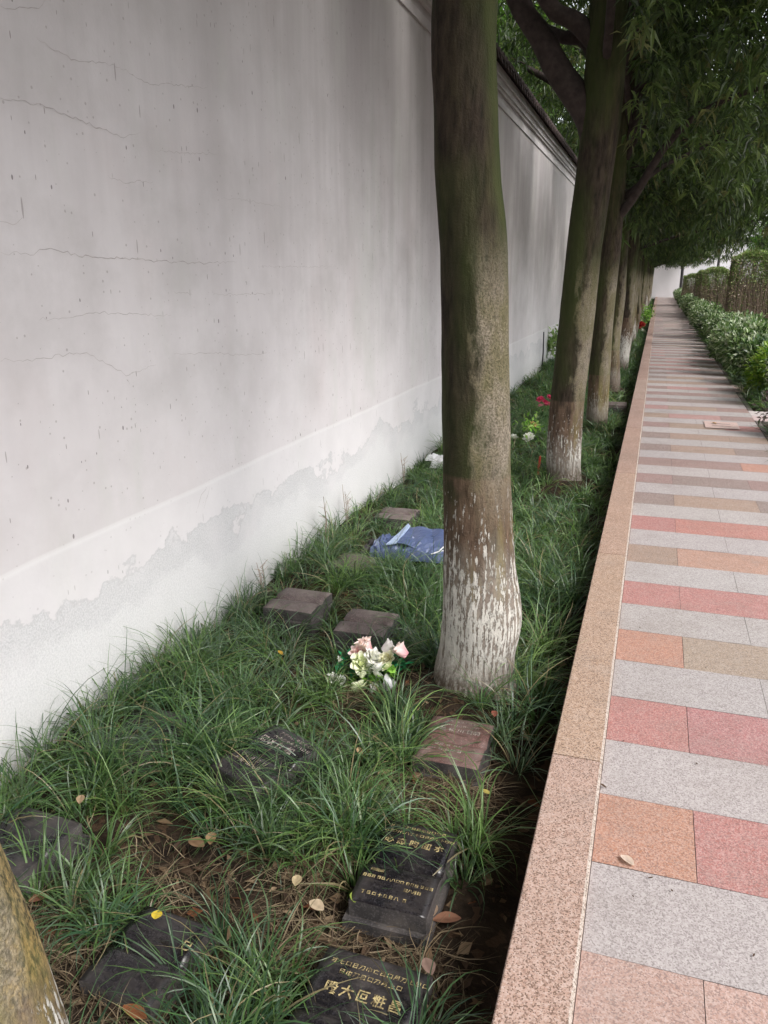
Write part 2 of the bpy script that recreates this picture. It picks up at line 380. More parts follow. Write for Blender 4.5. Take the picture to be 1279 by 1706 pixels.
# kerb: granite blocks with a pale chamfer on the path side
V = []; F = []; T = []; KL = -.188
cuts = [-1.2, 0.25, 2.25, 4.25, 6.2]
while cuts[-1] < LEN - 2: cuts.append(cuts[-1] + 2.0)
cuts.append(LEN)
kc = [(.37, .26, .20), (.385, .245, .19), (.385, .25, .17), (.38, .235, .165), (.37, .225, .17), (.36, .22, .175)]
for i in range(len(cuts) - 1):
    y0 = cuts[i] + .003; y1 = cuts[i + 1] - .003; b = len(V)
    prof = [(KL, -.32), (KL, .019), (KL + .003, .022), (KR - .009, .022), (KR - .001, .013), (KR - .001, -.004)]
    c = kc[i] if i < len(kc) else (.36 * random.uniform(.94, 1.05), .225, .18)
    for y in (y0, y1):
        for j, (px, pz) in enumerate(prof): V.append((px, y, pz)); T.append(c)
    n = len(prof)
    for j in range(n - 1):
        if j == 3: continue
        F.append((b + j, b + j + 1, b + n + j + 1, b + n + j))
    # chamfer with its own lighter vertices
    bb = len(V)
    for (px, pz, y) in ((prof[3][0], prof[3][1], y0), (prof[4][0], prof[4][1], y0), (prof[4][0], prof[4][1], y1), (prof[3][0], prof[3][1], y1)):
        V.append((px, y, pz)); T.append((.33, .27, .225))
    F.append((bb, bb + 1, bb + 2, bb + 3))
    F.append((b + 1, b + 2, b + 3, b + 4)); F.append((b, b + 1, b + 4, b + 5)); F.append((b + n + 4, b + n + 3, b + n + 2, b + n + 1)); F.append((b + n + 5, b + n + 4, b + n + 1, b + n))
tag(mesh_np('kerb', V, F, M['kerb'], tint=np.array(T)), kind='structure')
m = MB(); m.box(KR - .008, KR + .006, -1.2, LEN, -.30, -.002); tag(m.build('kerb_joint', M['mortar']), kind='structure')
# bed edging on the right
m = MB(); m.box(PR + .002, PR + .05, -1.2, 9.118, -.3, .004); m.box(PR + .002, PR + .05, 9.802, 11.398, -.3, .004); m.box(PR + .002, PR + .05, 12.302, LEN, -.3, .004)
o = m.build('path_edging', M['mortar']); tag(o, kind='structure')

# ------------------------------------------------------------------ the long boundary wall
wall = empty('boundary_wall', (-2.1, 0, -.3), 'long tall whitewashed plaster wall with dark tiled coping along the planted bed', 'wall')
def wpart(name, mb, mat, smooth=False):
    o = mb.build(name, mat, None, smooth); o.parent = wall; o.matrix_parent_inverse = Matrix.Translation((2.1, 0, .3)); return o
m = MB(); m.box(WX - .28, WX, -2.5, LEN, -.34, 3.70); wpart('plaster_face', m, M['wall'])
m = MB(); m.box(WX - .01, WX + .014, -2.5, LEN - .01, 3.36, 3.43); m.box(WX - .01, WX + .03, -2.5, LEN - .01, 3.50, 3.535)
m.box(WX - .01, WX + .05, -2.5, LEN - .01, 3.535, 3.60); m.box(WX - .01, WX + .08, -2.5, LEN - .01, 3.60, 3.695); wpart('moulding', m, M['mould'])
m = MB(); yy = -2.4; EX = WX + .15; RX = WX - .14
m.add([(EX, -2.5, 3.70), (RX, -2.5, 3.94), (RX, LEN, 3.94), (EX, LEN, 3.70), (EX, -2.5, 3.665), (RX, -2.5, 3.90), (RX, LEN, 3.90), (EX, LEN, 3.665)],
      [(0, 3, 2, 1), (4, 5, 6, 7), (0, 4, 7, 3), (0, 1, 5, 4), (3, 7, 6, 2)])
m.box(RX - .07, RX + .07, -2.5, LEN, 3.93, 4.03)
m.add([(WX - .48, -2.5, 3.70), (RX, -2.5, 3.935), (RX, LEN, 3.935), (WX - .48, LEN, 3.70)], [(0, 1, 2, 3)])
while yy < LEN - .2:                       # barrel tiles and hanging drip tiles
    n = 6; b = len(m.V); r = .052
    for (ex, ez) in ((EX + .02, 3.70), (RX, 3.945)):
        for i in range(n + 1):
            a = math.pi * i / n; m.V.append((ex, yy + r * math.cos(a), ez + r * math.sin(a)))
    for i in range(n): m.F.append((b + i, b + i + 1, b + n + 2 + i, b + n + 1 + i))
    m.F.append(tuple(b + i for i in range(n + 1)))
    m.add([(EX + .012, yy + .058, 3.70), (EX + .012, yy + .142, 3.70), (EX + .016, yy + .128, 3.662), (EX + .018, yy + .10, 3.632), (EX + .016, yy + .072, 3.662),
           (EX, yy + .058, 3.70), (EX, yy + .142, 3.70), (EX + .004, yy + .128, 3.662), (EX + .006, yy + .10, 3.632), (EX + .004, yy + .072, 3.662)],
          [(0, 4, 3, 2, 1), (5, 6, 7, 8, 9), (0, 5, 9, 4), (4, 9, 8, 3), (3, 8, 7, 2), (2, 7, 6, 1)])
    yy += .2
wpart('tile_coping', m, M['coping'])
# hairline cracks: (y, z) along the wall
def ribbon(pts, wd, x=WX + .0012, jit=.006):
    V = []; P = []
    for i in range(len(pts) - 1):
        (a, c), (b_, d) = pts[i], pts[i + 1]; L = math.hypot(b_ - a, d - c); n = max(2, int(L / .018))
        for q in range(n): t = q / n; P.append((a + (b_ - a) * t + random.uniform(-jit, jit) * .5, c + (d - c) * t + random.uniform(-jit, jit)))
    P.append(pts[-1]); n = len(P); F = []
    for i, (y, z) in enumerate(P):
        f = min(1, 4 * i / n, 4 * (n - 1 - i) / n) * random.uniform(.4, 1.25) * wd * .5 + .0003
        V += [(x, y, z - f), (x, y, z + f)]
    for i in range(n - 1): F.append((2 * i, 2 * i + 2, 2 * i + 3, 2 * i + 1))
    return V, F
CR = [(0.0042, [(2.136, 1.519), (2.282, 1.522), (2.371, 1.544), (2.49, 1.521), (2.749, 1.516), (3.123, 1.506), (3.397, 1.508), (3.684, 1.518)]),
      (0.003, [(2.217, 1.971), (2.403, 1.987), (2.549, 1.975), (2.676, 1.963), (2.815, 1.951), (2.954, 1.988)]),
      (0.003, [(2.41, 2.186), (2.49, 2.164), (2.595, 2.161), (2.745, 2.186), (2.852, 2.193)]),
      (0.0022, [(2.852, 2.193), (3.021, 2.174), (3.216, 2.204), (3.486, 2.247)]),
      (0.002, [(2.72, 1.801), (2.829, 1.795), (3.011, 1.814)]),
      (0.0018, [(2.274, 1.311), (2.408, 1.308), (2.61, 1.319), (2.835, 1.303), (3.071, 1.29)]),
      (0.0018, [(2.077, 1.194), (2.237, 1.179), (2.388, 1.185), (2.517, 1.174), (2.721, 1.075), (2.932, 1.094)]),
      (0.0016, [(3.435, 1.37), (3.698, 1.364), (4.035, 1.361)]),
      (0.0014, [(3.107, 1.383), (3.251, 1.373)]),
      (0.0018, [(2.152, 1.612), (2.203, 1.607), (2.254, 1.632)]),
      (0.0016, [(3.073, 1.126), (3.431, 1.1), (3.731, 1.062), (4.007, 1.054)]),
      (0.0016, [(3.049, 1.936), (3.276, 1.954), (3.562, 1.989)]),
      (0.0012, [(3.907, 1.5), (4.437, 1.5), (5.001, 1.509)]),
      (0.003, [(2.264, 2.234), (2.369, 2.254), (2.455, 2.286), (2.472, 2.308)]),
      (0.0012, [(3.568, 1.799), (3.872, 1.81), (4.221, 1.807)]),
      (0.004, [(3.17, 0.401), (3.22, 0.455), (3.274, 0.486)]),
      (0.003, [(3.235, 0.392), (3.295, 0.475)]),
      (0.004, [(2.719, 1.058), (2.743, 1.034)])]
for wd, pts in CR:
    m = MB(); m.add(*ribbon(pts, wd * .55)); wpart('crack', m, M['crack'])

# far wall closing the path, with posts standing before it
fw = empty('end_wall', (4, LEN + .15, -.3), 'white wall closing the far end of the striped path', 'wall')
m = MB(); m.box(-2.27, 17, LEN + .002, LEN + .3, -.34, 3.7); o = m.build('plaster_face', M['farwall']); o.parent = fw; o.matrix_parent_inverse = Matrix.Translation((-4, -LEN - .15, .3))
m = MB(); m.box(-1.7, 17.1, LEN - .14, LEN + .45, 3.702, 3.92); o = m.build('coping', M['coping']); o.parent = fw; o.matrix_parent_inverse = Matrix.Translation((-4, -LEN - .15, .3))
for i, (px, ww, lb) in enumerate([(1.45, .20, 'dark slim post before the white end wall, nearest the end of the path'), (3.75, .18, 'dark slim post before the white end wall, the middle one of three'), (6.1, .30, 'dark post before the white end wall, rightmost and widest of three')]):
    m = MB(); m.tube([(0, 0, -.1), (0, 0, 1.5), (0, 0, 4.1)], [ww / 2, ww / 2, ww / 2], 10); m.box(-ww * .8, ww * .8, -ww * .8, ww * .8, -.12, .12)
    o = m.build('post', M['darkmetal']); o.location = (px, LEN - .6, 0); tag(o, lb, 'post', 'posts before the end wall')

# ------------------------------------------------------------------ leaves
def leaf_mesh(base, dirs, L, W, tint, fold=.25, droop=.25, segs=2):
    """pointed leaves: base (n,3), dirs (n,3) unit, L,W (n,), tint(n,3)"""
    n = len(base); up = np.array([0, 0, 1.]); s = np.cross(dirs, up); s /= np.linalg.norm(s, axis=1)[:, None] + 1e-6
    rolls = rng.normal(0, .6, n)[:, None]; nn = np.cross(s, dirs); s = s * np.cos(rolls) + nn * np.sin(rolls); nn = np.cross(s, dirs)
    Lc = L[:, None]; Wc = W[:, None]
    m1 = base + dirs * Lc * .45 - up * Lc * droop * .15
    tip = base + dirs * Lc - up * Lc * droop
    a = m1 + s * Wc * .5 + nn * Wc * fold; c = m1 - s * Wc * .5 + nn * Wc * fold
    V = np.stack([base, a, tip, c, m1], 1).reshape(-1, 3)
    i = np.arange(n)[:, None] * 5
    F = np.concatenate([i + [0, 1, 4], i + [4, 1, 2], i + [0, 4, 3], i + [4, 2, 3]], 0)
    return V, F, np.repeat(tint, 5, 0)
def unit(v): return v / (np.linalg.norm(v, axis=1)[:, None] + 1e-9)
def pick(pal, wts, n, var=.2):
    pal = np.array(pal); i = rng.choice(len(pal), n, p=np.array(wts) / sum(wts)); return pal[i] * rng.uniform(1 - var, 1 + var, (n, 1))
LEAFPAL = [(.048, .074, .028), (.070, .102, .038), (.115, .150, .055), (.130, .126, .060), (.034, .050, .024)]
def crown_mesh(name, blobs, ncl, per, L0, pal=LEAFPAL, wts=(4, 4, 2, 1, 3), keep=None, W0=.23, lens=(.7, 1.25), drp=.35):
    """clusters of leaves gathered in blobs [(x,y,z,r)]"""
    B = np.array(blobs); pr = B[:, 3] ** 2; i = rng.choice(len(B), ncl, p=pr / pr.sum())
    d = unit(rng.normal(0, 1, (ncl, 3))); rad = rng.uniform(.25, 1, ncl) ** .45
    C = B[i, :3] + d * (B[i, 3] * rad)[:, None] * np.array([1, 1, .72])
    if keep is not None: C = C[keep(C)]
    n = len(C); cl = pick(pal, wts, n, .22)
    base = np.repeat(C, per, 0) + rng.normal(0, L0 * .25, (n * per, 3))
    az = rng.uniform(0, 2 * math.pi, n * per); el = rng.normal(-.35, .45, n * per)
    D = np.stack([np.cos(az) * np.cos(el), np.sin(az) * np.cos(el), np.sin(el)], 1)
    L = L0 * rng.uniform(*lens, n * per); tint = np.repeat(cl, per, 0) * rng.uniform(.8, 1.25, (n * per, 1))
    V, F, T = leaf_mesh(base, D, L, L * W0 * rng.uniform(.8, 1.2, n * per), tint, droop=drp)
    return V, F, T
def row_blobs(seed, zb, n=46, xr=(-1.9, 2.5), yr=2.1):
    r = random.Random(seed); out = []
    while len(out) < n:
        x = r.uniform(*xr); y = r.uniform(-yr, yr); z = r.uniform(zb + .35, zb + 3.0)
        if zb < 2.2 and x > .4 and z > zb + 2.2: continue
        e = ((x - .6) / 2.7) ** 2 + (y / 2.2) ** 2
        if e > 1: continue
        if x < -.2 and z < 4.35: continue          # the wall side is kept lifted
        if z < zb + .3 + .5 * e: continue
        out.append((x, y, z, r.uniform(.38, .72)))
    return out
# shared crowns for the row (local to tree base)
crowns = {}
for key, zb, ncl, per, L0, nb in (('high', 3.25, 4200, 8, .12, 56), ('mid', 2.35, 5200, 8, .12, 62), ('low_a', 1.95, 3000, 7, .14, 56), ('low_b', 2.05, 3000, 7, .14, 56), ('low_c', 1.85, 3000, 7, .14, 56)):
    crowns[key] = (row_blobs(key, zb, nb), ncl, per, L0, zb)
crown_data = {}
def crown_for(key):
    if key not in crown_data:
        bl, ncl, per, L0, zb = crowns[key]
        zl = 1.65 if zb < 2.2 else (3.3 if zb > 3 else 2.2); xl = -.05 if zb < 2.2 else (.5 if zb > 3 else .25)
        V, F, T = crown_mesh('crown', bl, ncl, per, L0, keep=lambda C: ((C[:, 2] > zl) & ~((C[:, 0] < xl) & (C[:, 2] < 3.9))))
        o = mesh_np('crown', V, F, M['leaf'], tint=T); crown_data[key] = o.data; return o
    o = bpy.data.objects.new('crown', crown_data[key]); col.objects.link(o); return o

# trunk profiles: (x offset, z, radius) - measured for the nearest four
T0 = [(0, -.25, .17), (-.02, -.05, .15), (-.055, .25, .137), (-.115, .58, .128), (-.185, .84, .124), (-.32, 1.4, .12), (-.42, 2.1, .12), (-.46, 3.2, .11), (-.36, 4.2, .07)]
T1 = [(.0, -.30, .19), (-.01, -.12, .165), (.0, .0, .150), (.012, .12, .155), (.008, .22, .152), (-.005, .347, .143), (-.013, .469, .136), (-.019, .59, .132), (-.029, .754, .127), (-.036, .937, .124), (-.046, 1.156, .121),
      (-.055, 1.47, .121), (-.067, 1.611, .119), (-.087, 1.767, .114), (-.098, 1.956, .11), (-.11, 2.314, .107), (-.06, 3.0, .10), (.05, 3.8, .07)]
T2 = [(0, -.30, .17), (-.01, -.119, .142), (-.02, .032, .138), (-.015, .505, .135), (.02, 1.181, .133), (.036, 1.626, .132), (.077, 2.193, .135), (.099, 2.593, .138), (.103, 3.309, .14), (.15, 4.1, .10), (.3, 5.0, .05)]
T3 = [(0, -.30, .14), (0, -.127, .118), (-.015, 1.078, .113), (.01, 1.693, .107), (.012, 2.478, .10), (.014, 3.071, .095), (.2, 4.2, .06)]
def generic(seed):
    r = random.Random(seed); w_ = r.uniform(-.06, .09); b_ = r.uniform(-.05, .06); q = r.uniform(.085, .125)
    return [(0, -.3, q * 1.35), (0, -.1, q * 1.12), (b_, .5, q * 1.02), (w_ * .6, 1.2, q * .97), (w_, 2.0, q * .95), (w_ * 1.7 + .05, 2.9, q * .85), (w_ * 2 + .2, 4.2, q * .5)]
TREES = [(-.715, .60, T0, 'high', 3), (-.57, 2.92, T1, 'high', 0), (-.605, 6.6, T2, 'mid', 1), (-.531, 9.2, T3, 'mid', 2), (-.53, 12.4, None, 'low_a', 2)]
y = 15.5; i = 0
while y < 61.5: TREES.append((-.57 + random.uniform(-.05, .05), y, None, ('low_b', 'low_c', 'low_a')[i % 3], (0, 1, 0, 2)[i % 4])); y += 3.05 + random.uniform(-.15, .15); i += 1
ORD = ['leaning trunk with white limewash patch, cut by the left edge, nearest of the row',
       'thick trunk with peeling limewash foot standing behind the flower bouquet, nearest whole tree',
       'forked tree with a heavy limb reaching over the wall, second whole trunk along the bed',
       'slim brown trunk beside the stone slab, third whole trunk along the bed',
       'fourth whole trunk along the bed, pale lichen on its path side',
       'fifth whole trunk along the bed, limewashed white foot', 'sixth whole trunk along the bed, thin white foot',
       'seventh whole trunk along the bed, half hidden behind nearer trunks']
TREES += [(-.6, -2.35, None, 'high', 2), (-.6, -5.3, None, 'high', 2)]  # extra trees out of view, added so their crowns darken the upper wall
for i, (tx, ty, prof, ck, bi) in enumerate(TREES):
    far = i >= len(ORD)
    t = empty('evergreen_tree', (tx, ty, -.24), ORD[i] if not far else 'slender dark trunk far down the row where the trees merge together', 'tree', 'evergreen trees in a row beside the path')
    if ty < 0: t['label'] = 'unseen tree added to the row behind the camera to shade the wall'
    P = prof or generic(i); n = 90 if i < 3 else (40 if i < 6 else 16)
    S = spline(P, n); mb = MB(); sd_ = i * 3.7
    mb.tube([(a, .02 * math.sin(z_ * 1.3 + i), z_ + .24) for a, z_, r_ in S], [max(.02, r_) for a, z_, r_ in S], 40 if i < 3 else 16, .05 if i < 4 else .07, sd_)
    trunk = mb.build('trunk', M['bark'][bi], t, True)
    r = random.Random(i * 5 + 1); lb = MB(); bl = crowns[ck][0]
    def limb(pts, r0, r1, n=14, seg=10):
        Q = spline(pts, n); lb.tube([tuple(q) for q in Q], [r0 + (r1 - r0) * k_ / (n - 1) for k_ in range(n)], seg, .06, r.random() * 9)
    if i == 2:
        limb([(.09, 0, 2.55), (.02, 0, 2.80), (-.225, 0, 3.12), (-.37, .02, 3.36), (-.56, .03, 3.62), (-.75, .1, 4.1), (-.9, .3, 4.9)], .12, .05, 20, 16)
        limb([(.10, 0, 3.0), (-.05, .1, 3.32), (-.26, .2, 3.40), (-.5, .5, 3.62), (-.8, 1., 4.2)], .06, .03)
        limb([(.11, 0, 3.2), (-.12, -.05, 3.42), (-.30, -.1, 3.52), (-.55, -.2, 3.95), (-.8, -.3, 4.5)], .075, .04)
    if i == 3:
        limb([(.0, 0, 2.9), (-.25, .1, 3.15), (-.55, .2, 3.6), (-1.0, .3, 4.3)], .07, .03)
        limb([(.03, 0, 2.25), (.2, -.1, 2.45), (.5, -.2, 2.95), (.9, -.3, 3.25), (1.6, -.5, 3.4)], .055, .015)
    if i == 4:
        limb([(-.02, 0, 3.1), (-.5, .2, 3.75), (-1.1, .5, 4.3), (-1.6, .6, 4.6)], .08, .04)
    nb = 9 if i < 8 else 5
    cand = sorted(bl, key=lambda q: r.random())[:nb]
    for (bx, by, bz, br) in cand:
        z0 = min(bz - .5, r.uniform(2.5, 3.4) if ck != 'high' else r.uniform(3.0, 3.8)); z0 = max(z0, 2.0)
        xx = .1; mx = (bx - xx) * .45 + xx; my = by * .5; mz = z0 + (bz - z0) * .62
        limb([(xx, 0, z0 + .24), (mx, my, mz + .24), (bx * .95, by, bz + .24), (bx * 1.15, by * 1.15, bz + .34)], .034, .008, 10, 7)
        for q in range(3):
            ex = bx + r.uniform(-.5, .5); ey = by + r.uniform(-.5, .5); ez = bz + r.uniform(-.3, .25)
            limb([(bx * .95, by, bz + .24), ((bx + ex) / 2, (by + ey) / 2, (bz + ez) / 2 + .3), (ex, ey, ez + .2)], .012, .004, 6, 5)
    lo = lb.build('limb', M['limb'], trunk, True)
    c = crown_for(ck); c.parent = t; c.location = (0, 0, .24)
    if not prof: c.scale = (1, random.choice([-1, 1]) * random.uniform(.92, 1.08), random.uniform(.97, 1.04))

# other trees: beyond the wall and beyond the hedges
BRIGHT = [(.10, .20, .035), (.15, .27, .045), (.075, .15, .035), (.20, .30, .07), (.05, .10, .03)]
def bush_tree(loc, h, r_, label, group, seed, ncl=2600, L0=.16, zb=1.6, name='broadleaf_tree'):
    t = empty(name, loc, label, 'tree', group); rr = random.Random(seed); mb = MB()
    mb.tube([(0, 0, -.1), (.05, 0, h * .35), (.0, .1, h * .7)], [.16, .12, .05], 12, .06, seed)
    bl = []
    for _ in range(34):
        a = rr.uniform(0, 6.28); q = rr.uniform(0, 1) ** .5; z = rr.uniform(zb, h); e = 1 - ((z - zb) / (h - zb) * 1.6 - .8) ** 2 * .6
        bl.append((math.cos(a) * q * r_ * e, math.sin(a) * q * r_ * e, z, rr.uniform(.45, .8)))
    for b_ in bl[:8]: mb.tube([(0, 0, h * .3), (b_[0] * .5, b_[1] * .5, (b_[2] + h * .3) / 2), b_[:3]], [.06, .04, .015], 6)
    mb.build('trunk', M['limb'], t, True)
    V, F, T = crown_mesh('crown', bl, ncl, 7, L0, pal=BRIGHT, W0=.36)
    mesh_np('crown', V, F, M['leaf'], t, tint=T)
for j, (x, y, h, r_) in enumerate([(-4.6, 9.5, 8.0, 2.4), (-4.4, 14.5, 8.2, 2.5), (-4.7, 20, 8.4, 2.6), (-4.6, 26.5, 6.6, 2.4), (-4.9, 34, 6.5, 2.6), (-7.5, 16, 10, 3), (-8, 26, 10, 3), (-6.2, 42, 9, 3.2), (-7.5, 52, 11, 3.6), (-6.0, 64, 10, 3.6), (-1.5, 70, 11, 4)]):
    bush_tree((x, y, -.3), h, r_, ['bright green leafy tree behind the wall, seen beside the nearest thick trunk', 'bright green leafy tree behind the wall coping, left of the fork', 'sunlit tree behind the wall, seen under the heavy limb of the forked tree'][j] if j < 3 else 'sunlit green tree standing far behind the long wall', 'trees beyond the long wall', 40 + j, 4200, .17, 2.6)
for j, (x, y, h, r_, lb) in enumerate([(5.3, 33, 4.6, 2.4, 'bright sunlit tree right of the clipped hedges under the canopy edge'), (6.6, 43, 5, 2.4, 'pale green tree between the hedges and the end wall'), (8.6, 51, 5, 2.6, 'light green tree near the far end wall, rightmost'), (5.0, 22, 4.2, 1.9, 'leafy tree at the right edge behind the nearest clipped hedge')]):
    bush_tree((x, y, -.05), h, r_, lb, 'trees beyond the hedges', 70 + j, 2200, .15, 1.1)

# ------------------------------------------------------------------ clipped twiggy hedges
def hedge(cx, y0, w_, d_, h, label, seed):
    t = empty('clipped_hedge', (cx, y0, -.04), label, 'hedge', 'clipped hedge blocks right of the path')
    r = np.random.default_rng(seed); mb = MB()
    n = 520; X = r.uniform(-w_ / 2, w_ / 2, n); Y = r.uniform(0, d_, n)
    Y[:200] = r.uniform(0, .16, 200)
    X[200:280] = -w_ / 2 + r.uniform(0, .12, 80)
    for a, b_ in zip(X, Y):
        z0 = r.uniform(0, .2); z1 = z0 + r.uniform(.5, 1) * (h - z0 - .15); q = r.uniform(-.06, .06, 4)
        mb.tube([(a, b_, z0), (a + q[0], b_ + q[1], (z0 + z1) / 2), (a + q[2], b_ + q[3], z1)], [.010, .008, .004], 3, cap=False)
    mb.build('twigs', mat_tw, t); n = 26000
    def shell(n):
        f = r.choice(5, n, p=[.20, .20, .22, .24, .14]); u = r.uniform(-.5, .5, n); v = r.uniform(0, 1, n); z = r.uniform(0, 1, n) ** .72; dp = r.exponential(.05, n)
        hh = h * (1 - .17 * (2 * u) ** 4)
        P = np.stack([u * w_, dp, z * hh], 1)
        k1 = f == 1; P[k1] = np.stack([np.full(k1.sum(), -w_ / 2) + dp[k1], v[k1] * d_, z[k1] * h * .95], 1)
        k2 = f == 2; P[k2] = np.stack([np.full(k2.sum(), w_ / 2) - dp[k2], v[k2] * d_, z[k2] * h * .95], 1)
        k3 = f == 3; P[k3] = np.stack([u[k3] * w_, v[k3] * d_, hh[k3] - dp[k3] + r.normal(0, .02, k3.sum())], 1)
        k4 = f == 4; P[k4] = np.stack([u[k4] * w_, d_ - dp[k4], z[k4] * hh[k4]], 1)
        return P, f
    P, f = shell(n)
    pal_b = np.array([(.36, .28, .225), (.27, .21, .165), (.22, .22, .12), (.46, .37, .30)]); pal_g = np.array([(.15, .23, .07), (.24, .33, .11), (.10, .16, .05), (.36, .42, .19)])
    green = (r.random(n) < np.where((f == 3) | (f == 2), .9, np.where(P[:, 2] > h * .66, .75, .30)))
    tint = np.where(green[:, None], pal_g[r.choice(4, n)], pal_b[r.choice(4, n)]) * r.uniform(.75, 1.3, (n, 1))
    D = unit(r.normal(0, 1, (n, 3)) + [0, -.3, .3]); L = r.uniform(.03, .06, n)
    V, F, T = leaf_mesh(P + r.normal(0, .012, (n, 3)), D, L, L * .5, tint, droop=.1)
    mesh_np('foliage', V, F, M['shrubleaf'], t, tint=T)
mat_tw = mat_simple('hedge_twigs', (.33, .26, .21), .9, .35, 30, .2)
hedge(2.02, 20.6, .90, .9, 2.02, 'tall clipped hedge block with brown twiggy face, nearest and largest in view', 1)
hedge(1.90, 31.5, .95, 1.0, 1.76, 'clipped hedge block with green sunlit right side, second from the camera', 2)
hedge(1.52, 34.5, .32, .8, 1.66, 'narrow clipped hedge between the two rounded hedge blocks', 3)
hedge(1.72, 44.0, 1.15, 1.0, 1.58, 'low rounded brown hedge block, farthest one before the white end wall', 4)
hedge(3.75, 21.5, 1.1, 1., 2.05, 'clipped hedge at the right edge of the view beside an orange flower pot', 5)
hedge(4.9, 31.5, 1.6, 1., 1.8, 'clipped hedge farther right behind the nearest twiggy block', 6)

# ------------------------------------------------------------------ low shrubs along the right edge
def shrub_data(seed, n, r0, h, pal, L0=.07, W0=.5, wts=None):
    r = np.random.default_rng(seed); nb = 9
    B = np.stack([r.uniform(-r0 * .6, r0 * .6, nb), r.uniform(-r0 * .7, r0 * .7, nb), r.uniform(h * .35, h * .82, nb)], 1)
    i = r.choice(nb, n); d = unit(r.normal(0, 1, (n, 3))); C = B[i] + d * (r0 * .55) * (r.uniform(.2, 1, n) ** .5)[:, None]
    C[:, 2] = np.abs(C[:, 2]) * 1.0
    D = unit(d + r.normal(0, .5, (n, 3)) + [0, 0, .35]); L = L0 * r.uniform(.7, 1.4, n)
    pal = np.array(pal); ti = pal[r.choice(len(pal), n, p=None if wts is None else np.array(wts) / sum(wts))] * r.uniform(.75, 1.25, (n, 1))
    return leaf_mesh(C, D, L, L * W0, ti, droop=.1)
VARI = [(.10, .17, .06), (.16, .24, .09), (.50, .54, .42), (.06, .11, .04), (.34, .40, .26)]
LIME = [(.16, .28, .03), (.24, .36, .05), (.08, .17, .03), (.32, .42, .10)]
DARKS = [(.04, .085, .03), (.07, .13, .045), (.14, .20, .10), (.03, .06, .025)]
sdat = [shrub_data(1, 2600, .36, .62, VARI), shrub_data(2, 2600, .38, .66, VARI), shrub_data(3, 2600, .36, .6, LIME), shrub_data(4, 2400, .36, .6, DARKS + VARI)]
smesh = []
mb = MB()
for q in range(9):
    a = q * .7; mb.tube([(0, 0, 0), (.1 * math.cos(a), .1 * math.sin(a), .2), (.24 * math.cos(a), .24 * math.sin(a), .45)], [.008, .006, .003], 5)
stem_src = mb.build('stems', mat_tw); 
SL = {0: 'variegated shrub at the right edge overhanging the branch path, nearest of the low row', 1: 'yellow green shrub in the low row, second from the branch path', 2: 'dark leafed shrub in the low row beside the small paved notch', 3: 'pale flecked shrub just past the paved notch, fourth in the low row'}
y = 10.35; j = 0
while y < 61:
    v = [0, 2, 3, 1][j % 4] if j < 4 else (0, 1, 3, 0, 1)[j % 5]
    xx = (1.62, 1.52, 1.50, 1.42)[j] if j < 4 else 1.38 + random.uniform(-.05, .1)
    t = empty('low_shrub', (xx, y, -.03), SL.get(j, 'low white flecked shrub in the clipped row running on to the far wall'), 'shrub', 'low shrubs along the right edge of the path', random.uniform(0, 6))
    if j < 4 or v not in crown_data:
        V, F, T = sdat[v]; o = mesh_np('foliage', V, F, M['shrubleaf'], t, tint=T); crown_data[v] = o.data
    else: o = bpy.data.objects.new('foliage', crown_data[v]); link(o, t)
    if j == 0: stem_src.parent = t
    else: o2 = stem_src.copy(); link(o2, t)
    s_ = random.uniform(.95, 1.15); t.scale = (s_, s_, random.uniform(.85, 1.12) * (1.12 if j < 5 else .95)); y += 1.0; j += 1
t = empty('purple_shrub', (1.36, 8.25, -.03), 'dark purplish shrub cut by the right edge of the photo beside the branch path', 'shrub')
V, F, T = shrub_data(9, 2600, .34, .42, [(.09, .06, .06), (.06, .075, .04), (.13, .10, .09), (.05, .045, .04)], .05, .4); mesh_np('foliage', V, F, M['shrubleaf'], t, tint=T)
link(stem_src.copy(), t).scale = (.8, .8, .7)

